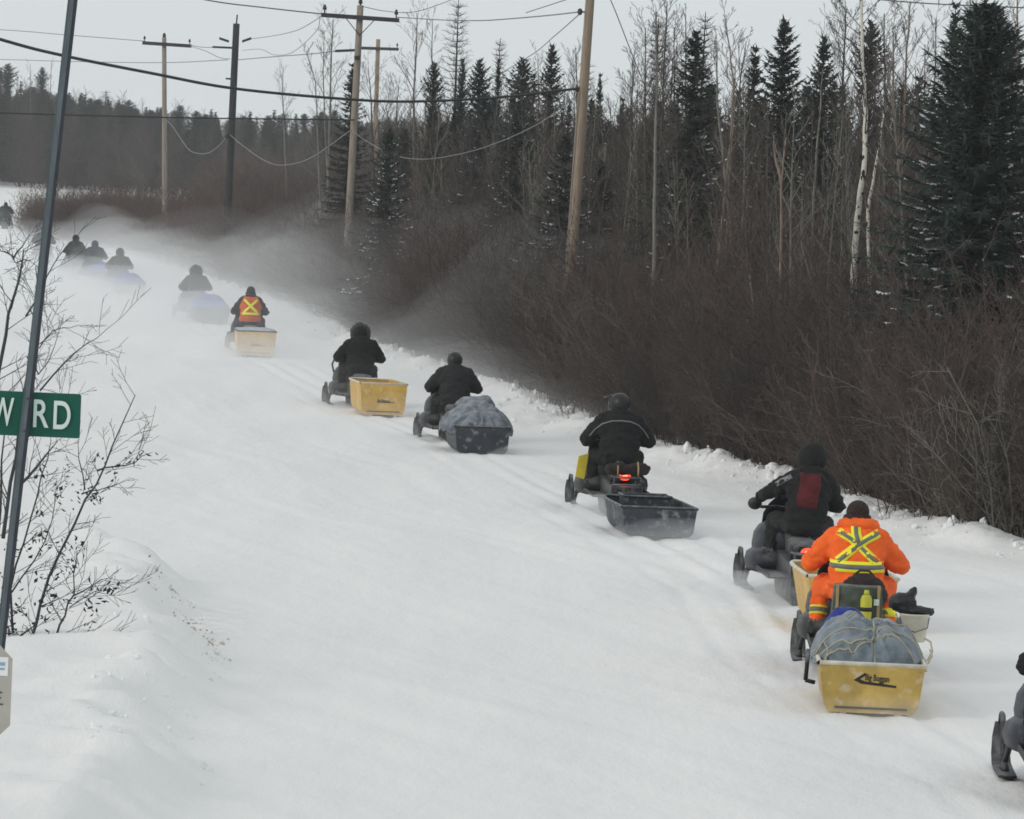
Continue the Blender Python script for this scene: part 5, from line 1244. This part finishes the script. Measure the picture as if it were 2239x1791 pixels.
# back of a stop sign on a post of its own, cut by the left edge
DT = 24.0
c = Vector(tuple(at(-152, 1506, DT))); base2 = Vector((c.x, c.y, gz(c.x, c.y) - .3))
t = empty("stop_sign", base2, 0, "grey back of an eight sided traffic sign at the left edge", "traffic sign")
rr = Vector(tuple(at(25, 1506, DT))).x - c.x
cl = c - base2; oct_ = [(cl.x + rr / math.cos(math.pi / 8) * math.cos(math.pi / 8 + k * math.pi / 4), cl.y, cl.z + rr / math.cos(math.pi / 8) * math.sin(math.pi / 8 + k * math.pi / 4)) for k in range(8)]
m = MB(); m.poly(oct_, (0, 1, 0), .004); plate = m.build("plate", [alu_back], t); bevel(plate, .02, 3) if False else None
m = MB(); m.box((cl.x, cl.y - .03, cl.z * .5 + .15), (.055, .05, cl.z + .5)); m.build("post", [galv], t)
a = Vector(tuple(at(19, 1437, DT))) - base2; b = Vector(tuple(at(17, 1478, DT))) - base2
m = MB(); m.box(((a.x - .05), cl.y - .0015, (a.z + b.z) / 2), (.10, .002, a.z - b.z)); st = m.build("sticker", [sticker_white], plate)
m = MB(); m.box((a.x - .03, cl.y - .0035, (a.z + b.z) / 2 + .012), (.03, .002, .016)); m.box((a.x - .03, cl.y - .0035, (a.z + b.z) / 2 - .012), (.026, .002, .010)); m.build("sticker_print", [sticker_blue], plate)
m = MB()
for k, (px, py) in enumerate(((2, 1514), (0, 1526), (4, 1540))):
    p = Vector(tuple(at(px, py, DT))) - base2; m.box((p.x - .006, cl.y - .0015, p.z), (.022, .002, .006), 0, 0, 1)
m.build("scribble", [print_black], plate)

# ------------------------------------------------------------------ willow bush in the snow bank at the left
def willow(label, stems, D, seed, leaves=60):
    R = random.Random(seed); W = []
    P0 = at(*stems[0][0][0], D); base = np.array([P0[0], P0[1], gz(P0[0], P0[1])])
    t = empty("willow_shrub", tuple(base), 0, label, "shrub"); V = []; Fc = []; LV = []; LF = []
    for path, r in stems:
        Q = []; off = R.uniform(-.35, .35); dr = R.uniform(-.28, .28)
        for i, p in enumerate(path): Q.append(at(p[0], p[1], D) - base + np.array([0, off + dr * i, 0]))
        for a, b, k in zip(Q[:-1], Q[1:], range(len(Q))):
            n = len(Q) - 1; ra = r * (1 - .75 * k / n); rb = r * (1 - .75 * (k + 1) / n); mid = (a + b) / 2 + np.array([R.uniform(-.02, .02), R.uniform(-.02, .02), R.uniform(-.02, .02)])
            tri_tube(V, Fc, [a, mid, b], ra, rb, 6)
            L_ = np.linalg.norm(b - a); d = nrm(b - a)
            for j in range(int(2 + L_ * 5)):
                q = a + (b - a) * R.random(); s_ = np.array([R.gauss(0, 1), R.gauss(0, .8), R.gauss(0, .6)]); s_ = nrm(s_ - d * s_.dot(d))
                grow(R, V, Fc, q, nrm(d * .8 + s_ * R.uniform(.5, 1.2)), R.uniform(.15, .55), max(.003, ra * .35), 1, 4, .7, .05, .0022)
            if b[2] < 1.75:
                for j in range(int(leaves * L_ / 4)):
                    if j % 6 == 0: cc = a + (b - a) * R.random() + np.array([R.gauss(0, .10), R.gauss(0, .10), R.gauss(0, .07)])
                    q = cc + np.array([R.gauss(0, .035), R.gauss(0, .035), R.gauss(0, .035)]); s_ = R.uniform(.016, .040)
                    u = nrm(np.array([R.gauss(0, 1), R.gauss(0, 1), R.gauss(0, 1)])); w = nrm(np.cross(u, [R.random(), .3, .8])); n_ = np.cross(u, w); b_ = len(LV)
                    LV.extend([q - u * s_, q + w * s_ * .5 + n_ * s_ * .3, q + u * s_, q - w * s_ * .5 + n_ * s_ * .25, q - n_ * s_ * .12]); LF.extend([(b_, b_ + 1, b_ + 2, b_ + 3), (b_, b_ + 4, b_ + 1), (b_ + 1, b_ + 4, b_ + 2), (b_ + 2, b_ + 4, b_ + 3), (b_ + 3, b_ + 4, b_)])
    link("stems", raw_mesh("stems", V, Fc, [willow_bark]), t)
    if LV: link("leaves", raw_mesh("leaves", LV, LF, [leaf_dark]), t)
willow("leafless willow with withered leaves in the snow bank under the green sign", [
    ([(62, 1412), (83, 1327), (125, 1211), (176, 1100), (218, 1025), (250, 942), (279, 873)], .017),
    ([(176, 1082), (215, 1072), (262, 1056)], .008), ([(218, 1026), (260, 1016), (300, 1008), (338, 986)], .009), ([(190, 1068), (172, 1005), (165, 968)], .008),
    ([(104, 1455), (122, 1390), (139, 1350), (158, 1304), (155, 1260), (162, 1210)], .014), ([(158, 1304), (199, 1282), (248, 1262)], .008), ([(150, 1330), (200, 1300), (240, 1312)], .006), ([(118, 1400), (150, 1420), (205, 1428), (252, 1436)], .008),
    ([(26, 1418), (20, 1290), (51, 1188), (83, 1081), (107, 1002), (116, 960)], .014), ([(20, 1300), (70, 1230), (110, 1140), (120, 1050)], .010),
    ([(50, 1455), (75, 1430), (96, 1392)], .012), ([(30, 1400), (70, 1370), (95, 1340)], .012)], 46, 5, 165)
willow("taller thin bare willow reaching up behind the sign post", [
    ([(2, 1180), (14, 1060), (28, 950), (40, 842), (56, 721), (62, 668), (50, 588)], .022), ([(-8, 1180), (6, 1050), (18, 950), (24, 850)], .016),
    ([(-30, 900), (3, 736), (18, 647), (31, 573), (30, 548)], .022), ([(31, 566), (48, 540), (62, 513)], .010), ([(28, 562), (12, 550), (-4, 540)], .008),
    ([(42, 1063), (92, 1010), (134, 960)], .018), ([(92, 852), (142, 792), (184, 754), (226, 722)], .010), ([(83, 763), (113, 724), (150, 718), (193, 712)], .007), ([(62, 690), (90, 640), (118, 575), (140, 540)], .010), ([(31, 575), (60, 570), (80, 563)], .008), ([(120, 900), (140, 870), (165, 858)], .006),
    ([(60, 780), (80, 820), (110, 760), (126, 690)], .008)], 49, 6, 0)
# ------------------------------------------------------------------ the convoy: (rider px, distance) -> snowmobile, person, sled
def spot(px, D, z=1.1): p = seat(px, D, z); return p[0], p[1]
H = math.radians
SLED_LABEL = {}
def machine(px, D, head, label, **k):
    x, y = spot(px, D); return snowmobile(x, y, gz(x, y) - .03, H(-head), label, **k), x, y
def rider(x, y, head, *a, scale=1.0, dz=-.02, **k):
    return person(x, y, gz(x, y) + dz, H(-head), *a, scale=scale, **k)
def extra_mesh(t, m, name, mats, smooth=False): return m.build(name, mats, t, smooth)

# 1: cut by the right edge
t, x, y = machine(2362, 40.2, 2, "snowmobile cut by the right edge, only its ski and hood in view", cowl=cowl_blue); t.location.z += .05
rider(x, y, 2, "rider cut off by the right edge of the picture, dark clothing", 'upright', black_cloth, black_cloth, 'helmet', helmet_m)

# 2: orange rider
t, x, y = machine(1872, 50, 1.7, "black snowmobile under the rider in the bright orange suit", lit=False)
rider(x, y, 1.7, "person in a bright orange suit with yellow and silver reflective X", 'hunched', orange_cloth, orange_cloth, 'fur_hat', fur, fur, extra=hivis_full, scale=1.03)
f = Vector((math.sin(H(1.7)), math.cos(H(1.7)), 0)); rt = Vector((f.y, -f.x, 0)); o_ = Vector((x, y, gz(x, y) - .02))
def onto(base, fwd, right, dx, dy, dz): return base + fwd * dy + right * dx + Vector((0, 0, dz))
b = empty("cargo_box", onto(o_, f, rt, -.02, -1.22, .612), H(-1.7), "olive green gear box strapped on the rack behind the orange rider", "box")
m = MB(); m.box((0, 0, .17), (.50, .32, .34), taper=.92); bevel(m.build("box_body", [green_box], b), .02, 2)
for xx in (-.2, .2): m = MB(); m.box((xx, -.163, .17), (.03, .012, .36)); m.build("strap", [tan_strap], b)
m = MB(); m.box((.18, -.172, .19), (.05, .02, .06)); m.build("buckle", [sign_white], b)
bo = empty("bottle", onto(o_, f, rt, .06, -1.43, .63), H(-1.7), "yellow bottle with domed cap standing against the olive gear box", "bottle")
m = MB(); m.tube([(0, 0, 0), (0, 0, .01), (0, 0, .20), (0, 0, .235), (0, 0, .25)], [.05, .056, .056, .045, .02], 14); m.build("body", [bottle_yellow], bo, True); m = MB(); m.tube([(0, 0, .245), (0, 0, .29)], [.03, .022], 10); m.build("cap", [bottle_yellow], bo, True); m = MB(); m.tube([(0, 0, .085), (0, 0, .125)], .0575, 14); m.build("band", [print_black], bo, True)
bg_ = empty("bag", onto(o_, f, rt, .04, -1.0, .70), H(-1.7), "dark brown rounded bag between the orange rider's legs and gear box", "bag")
m = MB(); m.ell((0, -.08, .20), (.21, .15, .15), 18, 12); m.cap((-.1, -.06, .12), (.12, -.06, .14), .13, .12); me = voxel_union(m, "pack", .02, 3, .012, 4); me.materials.append(bag_brown); link("pack", me, bg_)
m = MB(); m.tube([(-.1, -.06, .33), (-.04, -.07, .38), (.05, -.07, .38), (.1, -.06, .33)], .012, 6); m.build("handle", [bag_black], bg_, True)
x2, y2 = spot(1896, 46.7, .3); S2 = sled(x2, y2, gz(x2, y2) - .02, H(-1.7), "yellow cargo sled with black lettering towed nearest by the orange rider", L=2.2, wt=.96, wb=.80, h=.44, plastic=sled_yellow, rim=rim_ice, logo=1, rise=.4)
tb = tarp_bundle(x2, y2, gz(x2, y2), H(-1.7), "creased blue grey tarp load tied with pale rope on the nearest sled", 1.95, 1.06, .33, .47, tarp_m, 3, True, 3.2, .095, skirt=.07)
# its loose ends and the royal-blue sheet under it
m = MB(); f_ = tarp_fn(.5, .45, .10, 8, 3, .04)
u = np.linspace(-1, 1, 15); U_, V_ = np.meshgrid(u, u)
me = grid_mesh("blue_sheet", U_ * .24 - .18, V_ * .22 + .70, f_(U_.ravel(), V_.ravel()).reshape(15, 15) + .74 - .12 * np.abs(U_) ** 2, tarp_royal); bm = bmesh.new(); bm.from_mesh(me); bmesh.ops.solidify(bm, geom=bm.faces[:], thickness=.01); bm.to_mesh(me); bm.free(); o = link("under_sheet", me, tb); o['label'] = "royal blue sheet showing under the grey tarp"
m = MB(); m.tube([(-.57, -.55, .56), (-.585, -.62, .28)], .02, 8); m.tube([(-.585, -.62, .28), (-.50, -.6, .26)], .02, 8); extra_mesh(S2, m, "side_bar", [boot_m], True)
m = MB(); m.tube([(.50, -.95, .52), (.545, -.9, .60), (.53, -.8, .68), (.48, -.7, .70)], .009, 6); m.tube([(.50, -1.05, .50), (.54, -1.0, .57), (.52, -.92, .62)], .008, 6); extra_mesh(tb, m, "rope", [rope_m], True)
sb = Vector((x2, y2, gz(x2, y2)))
bk = empty("bucket", onto(sb, f, rt, .46, .86, .53), H(-1.7), "dirty white plastic bucket riding at the sled's front right corner", "bucket")
m = MB(); R_ = []
for z, r in ((0, .105), (.01, .11), (.24, .135), (.25, .145), (.265, .145), (.265, .13), (.02, .10), (.02, .01)): R_.append([(r * math.cos(a), r * math.sin(a), z) for a in np.linspace(0, 2 * math.pi, 19)[:-1]])
m.loft(R_); m.build("pail", [bucket_white], bk, True); m = MB(); m.tube([(-.14, 0, .23), (-.12, -.10, .14), (0, -.155, .10), (.12, -.10, .14), (.14, 0, .23)], .005, 6); m.build("bail", [metal_m], bk, True)
gb = empty("bag", onto(sb, f, rt, .43, .88, .78), H(-1.7), "crumpled black bag heaped on top of the white bucket", "bag")
m = MB(); m.ell((-.09, 0, .10), (.13, .12, .10), 12, 8); m.cap((-.06, 0, .10), (.02, .02, .23), .07, .03); m.ell((.07, 0, .035), (.14, .10, .045), 12, 8); m.cap((.1, 0, .05), (.21, 0, .07), .03, .02); me = voxel_union(m, "sack", .016, 2, .016, 9); me.materials.append(bag_black); link("sack", me, gb)

# 3: red-backed rider
t, x, y = machine(1748, 58.7, -3.3, "dark snowmobile with mud flap driven by the rider with red back", lit=True, cowl=cowl_blue)
rider(x, y, -3.3, "person in black jacket with dark red back panel and pointed hood", 'reach', black_cloth, grey_cloth, 'peaked', black_cloth, extra=shoulder_grey, scale=.98, dz=.05, turn=.35, lean_side=.05)
m = MB()
m.ell((-.47, .47, 1.05), (.085, .055, .075), 12, 8); extra_mesh(t, m, "hand_guard", [cowl_black], True)
x3, y3 = spot(1838, 55.0, .3); sled(x3, y3, gz(x3, y3), H(3.3), "yellow deep sled half hidden behind the orange rider's left arm", L=2.0, wt=.98, wb=.74, h=.56, plastic=sled_yellow2, rim=rim_ice, rise=0)

# 4: black rider with grey piping
t, x, y = machine(1352, 72.6, -5.2, "snowmobile with yellow side panel and glowing red tail light", lit=True)
rider(x, y, -5.2, "person in black jacket with thin grey piping arc and raised visor", 'wide', black_cloth, black_cloth, 'helmet', helmet_m, extra=grey_arc, scale=1.0, turn=.55)
m = MB(); m.poly([(-.545, .14, .80), (-.40, .16, .84), (-.44, .22, .46), (-.575, .20, .50)], (0, 1, 0), .03); p_ = extra_mesh(t, m, "side_panel", [yellow_panel]); p_['label'] = "bright yellow panel on the left side"
rb = empty("bag", onto(Vector((x, y, gz(x, y) - .02)), Vector((math.sin(H(-5.2)), math.cos(H(-5.2)), 0)), Vector((math.cos(H(-5.2)), -math.sin(H(-5.2)), 0)), .02, -1.22, .61), H(5.2), "small brown gear roll strapped above the red tail light", "bag")
m = MB(); m.cap((-.24, 0, .09), (.24, .02, .10), .085, .08); m.ell((-.12, 0, .15), (.08, .08, .05), 10, 6); me = voxel_union(m, "roll", .018, 2, .014, 6); me.materials.append(bag_brown); link("roll", me, rb)
for xx in (-.15, .14): m = MB(); m.tube([(xx, -.10, .0), (xx, -.10, .12), (xx, 0, .195), (xx, .10, .12)], .012, 6); m.build("strap", [tan_strap], rb, True)
x4, y4 = spot(1417, 68.7, .3); S4 = sled(x4, y4, gz(x4, y4) - .02, H(7), "low black cargo sled dusted with snow behind the yellow paneled machine", L=2.1, wt=1.02, wb=.88, h=.38, rise=.1, plastic=sled_black, rim=rim_dark)
bx = empty("crate", onto(Vector((x4, y4, gz(x4, y4))), Vector((math.sin(H(-7)), math.cos(H(-7)), 0)), Vector((math.cos(H(-7)), -math.sin(H(-7)), 0)), .02, .45, .08), H(7), "dark open tote standing in the low black sled", "crate")
m = MB(); 
for sx, sy, w, d_ in ((0, -.25, .62, .02), (0, .25, .62, .02), (-.31, 0, .02, .5), (.31, 0, .02, .5)): m.box((sx, sy, .20), (w, d_, .40))
m.box((0, 0, .012), (.6, .48, .02)); m.build("wall", [sled_black], bx); m = MB(); m.tube([(-.33, -.27, .405), (.33, -.27, .405), (.33, .27, .405), (-.33, .27, .405), (-.33, -.27, .405)], .02, 6); m.build("lip", [rim_dark], bx)

# 5: tarped sled
t, x, y = machine(993, 90.2, -5.7, "dark snowmobile towing the sled with a bulging dusty tarp", lit=False)
rider(x, y, -5.7, "person in charcoal jacket and black helmet before the bulging tarp", 'wide', grey_cloth, grey_cloth, 'helmet', helmet_m, scale=.95, dz=-.03)
x5, y5 = spot(1040, 86.9, .3); sled(x5, y5, gz(x5, y5) - .02, H(6.5), "black sled under the bulging dusty tarp, snow caked", L=2.2, wt=.94, wb=.82, h=.44, rise=.3, plastic=sled_black, rim=rim_dark)
tb5 = tarp_bundle(x5, y5, gz(x5, y5), H(6.5), "bulging dusty blue grey tarp overhanging the black sled", 2.15, 1.22, .33, .48, tarp_dark, 12, False, 2.8, .07, skirt=.13)
m = MB(); f_ = tarp_fn(.5, .75, .16, 18, 2.4, .05); u = np.linspace(-1, 1, 17); U_, V_ = np.meshgrid(u, u); k = 1 / np.maximum(1, (np.abs(U_) ** 2.4 + np.abs(V_) ** 2.4) ** (1 / 2.4))
me = grid_mesh("folded_flap", U_ * k * .36, V_ * k * .32 + .42, f_((U_ * k).ravel(), (V_ * k).ravel()).reshape(17, 17) + .80, tarp_dark); bm = bmesh.new(); bm.from_mesh(me); bmesh.ops.solidify(bm, geom=bm.faces[:], thickness=.012); bm.to_mesh(me); bm.free(); link("folded_flap", me, tb5)

# 6: black fur-hooded rider with the amber box sled
t, x, y = machine(787, 101.9, -8.1, "dark snowmobile pulling the bright amber box sled", lit=False)
m = MB(); m.tube([(-.46, .52, .70), (-.50, .50, .86), (-.44, .48, 1.02)], .018, 6); m.ell((-.43, .48, 1.03), (.05, .02, .035), 8, 6); extra_mesh(t, m, "mirror", [cowl_black], True)
rider(x, y, -8.1, "person in black parka with wide fur trimmed hood", 'wide', black_cloth, black_cloth, 'fur_hood', black_cloth, fur_grey, scale=.97)
x6, y6 = spot(823, 98.8, .3); sled(x6, y6, gz(x6, y6) - .02, H(9), "bright amber deep box sled with small dark print", L=2.1, wt=.92, wb=.78, h=.60, rise=0, plastic=sled_yellow2, rim=rim_ice, logo=2)

# 7: orange vest
t, x, y = machine(547, 130.4, -5.4, "snowmobile ahead of the pale yellow covered sled", lit=False)
rider(x, y, -5.4, "person in orange safety vest with yellow X over dark jacket", 'upright', grey_cloth, blue_cloth, 'hat', grey_cloth, extra=hivis_vest, scale=1.0)
x7, y7 = spot(556, 127.0, .3); sled(x7, y7, gz(x7, y7), H(6), "pale yellow deep sled with grey cover behind the orange vest", L=2.1, wt=.98, wb=.86, h=.60, rise=0, plastic=sled_yellow2, rim=rim_dark, logo=2)
tarp_bundle(x7, y7, gz(x7, y7), H(6), "flat pale grey cover on the pale yellow sled", 2.0, 1.0, .05, .665, tarp_lilac, 22, False, 4, .02, skirt=.04)

# 8..13: farther riders, fading into the blown snow
def far_unit(px, D, head, ml, pl, kind, j, tr, gear, gm, gm2, spx=None, sD=None, sl=None, tl=None, tm_=None, scale=1.0, th=.42):
    t, x, y = machine(px, D, head, ml, lit=False)
    rider(x, y, head, pl, kind, j, tr, gear, gm, gm2, scale=scale)
    if spx:
        xs, ys_ = spot(spx, sD, .3); sled(xs, ys_, gz(xs, ys_), H(-head), sl, L=2.1, wt=1.02, wb=.9, h=.40, plastic=sled_black, rim=rim_dark)
        tarp_bundle(xs, ys_, gz(xs, ys_), H(-head), tl, 2.05, 1.2, th, .42, tm_, int(D), False, 2.6, .05)
far_unit(428, 155, -9, "snowmobile half lost in drifting snow before a blue load", "person in slate parka with round fur hood, fifth from the far end of the line", 'wide', teal_cloth, teal_cloth, 'fur_hood', teal_cloth, fur_grey, 458, 152, "sled under the blue tarp behind the slate parka rider", "low blue tarp load behind the slate parka rider", tarp_blue, .95, .38)
far_unit(262, 183, -9, "snowmobile under the olive brown rider in blown snow", "person in olive brown jacket with peaked hood in blown snow", 'wide', brown_cloth, blue_cloth, 'peaked', brown_cloth, None, 282, 180, "sled under the blue tarp behind the olive brown rider", "blue tarp load behind the olive brown rider", tarp_blue, .95, .36)
far_unit(207, 196, -9, "snowmobile under the right one of two overlapping far riders", "person in slate blue jacket, right one of two overlapping far riders", 'wide', blue_cloth, blue_cloth, 'hood', blue_cloth, None, 224, 193, "sled with pale blue load behind two overlapping far riders", "pale blue tarp load behind two overlapping far riders", tarp_blue, .96, .32)
far_unit(165, 204, -9, "snowmobile under the left one of two overlapping far riders", "person in black jacket and helmet, left one of two overlapping far riders", 'upright', black_cloth, black_cloth, 'helmet', helmet_m, None)
far_unit(96, 226, -9, "snowmobile hidden by the leaning sign post in blown snow", "faint rider mostly hidden behind the leaning sign post", 'wide', teal_cloth, teal_cloth, 'hood', teal_cloth, None)
far_unit(12, 333, -6, "farthest snowmobile at the left edge by the snow bank", "farthest rider at the left edge before the white bank", 'wide', teal_cloth, teal_cloth, 'hat', teal_cloth, None, scale=1.05)

# ------------------------------------------------------------------ blown snow low over the road, then the thin haze round everything
def drift(name, seed, v0, v1, s0, s1, hmax, ramp, dens, label):
    ny, nx = 120, 26; vv = np.linspace(v0, v1, ny); uu = np.linspace(-1, 1, nx); U_, V_ = np.meshgrid(uu, vv)
    X = np.interp(V_, BY, BX) + s0 + (s1 - s0) * (U_ + 1) / 2
    P = np.stack([X.ravel(), V_.ravel() / 2.2], 1)
    n_ = fbm(P, 6.5, seed, 3).reshape(ny, nx)
    hh = hmax * np.clip((V_ - v0) / ramp, 0, 1) ** .8 * (1 - np.abs(U_) ** 3.5) * np.clip((v1 - V_) / 30, 0, 1) * np.clip(.8 + .75 * n_, .08, 1.8)
    base = np.full_like(X, -.5); top = base + .5 + hh
    i = np.arange(ny * nx).reshape(ny, nx); q = np.stack([i[:-1, :-1], i[:-1, 1:], i[1:, 1:], i[1:, :-1]], -1).reshape(-1, 4)
    o2 = ny * nx; V = np.concatenate([np.stack([X, V_, top], -1).reshape(-1, 3), np.stack([X, V_, base], -1).reshape(-1, 3)])
    Fc = [tuple(r) for r in q] + [tuple(r[::-1] + o2) for r in q]
    bd = list(i[0, :]) + list(i[1:, -1]) + list(i[-1, -2::-1]) + list(i[-2:0:-1, 0])
    for a, b in zip(bd, bd[1:] + bd[:1]): Fc.append((b, a, a + o2, b + o2))
    me = bpy.data.meshes.new(name); me.from_pydata([tuple(p) for p in V], [], Fc); me.materials.append(volume_mat(name + "_air", dens)); me.update()
    o = link(name, me); o['kind'] = 'stuff'; o['label'] = label; return o
drift("blowing_snow", 1, 72, 290, -34, 5, .75, 60, .030, "knee high sheet of snow blowing over the road")
drift("blowing_snow", 2, 84, 290, -30, 9, 1.6, 60, .0125, "waist high drift of blown snow farther up the road")
drift("blowing_snow", 3, 86, 255, -8, 15, 3.4, 45, .0115, "thin veil of blown snow in front of the brush")
def puff(px, D, dx, dy, dz, dens, seed, label):
    x, y = spot(px, D, .1); m = MB(); m.ell((0, 0, 0), (1, 1, 1), 24, 14); co = np.array(m.v); n_ = fbm(co, .9, seed, 3)
    co = co * (1 + .28 * n_)[:, None] * np.array([dx, dy, dz]); m.v = [tuple(c) for c in co]
    o = m.build("snow_plume", [volume_mat("snow_plume_air", dens)], None, True); o.location = (x, y, gz(x, y) + dz * .15); o['kind'] = 'stuff'; o['label'] = label
puff(1640, 57.6, .7, 1.5, .32, .3, 1, "snow kicked up round the red backed rider's skis and track")
puff(1300, 70.2, .5, 1.6, .35, .3, 2, "snow kicked up left of the low black sled")
puff(1490, 67.8, .9, 1.5, .28, .3, 3, "powder trailing behind the low black sled")
puff(1200, 85.5, 1.0, 2.4, .28, .10, 4, "powder trailing right of the bulging tarp sled")
puff(1960, 46.5, 1.1, 1.6, .28, .25, 5, "powder trailing the nearest yellow sled")
puff(560, 125, 2.2, 4, .6, .13, 6, "powder round the pale yellow sled")
puff(445, 152, 3.0, 5, 1.0, .11, 7, "powder hiding the slate parka rider's machine")
puff(270, 181, 3.6, 6, .95, .11, 8, "powder hiding the olive brown rider's machine")
puff(190, 197, 4.0, 7, .9, .08, 9, "powder hiding the two overlapping riders' machines")
hz = MB(); hz.box((0, 1900, 7.5), (5600, 4700, 18.0)); o = hz.build("haze", [volume_mat("haze_air", .00022)]); o['kind'] = 'stuff'; o['label'] = "thin winter haze over the whole place"
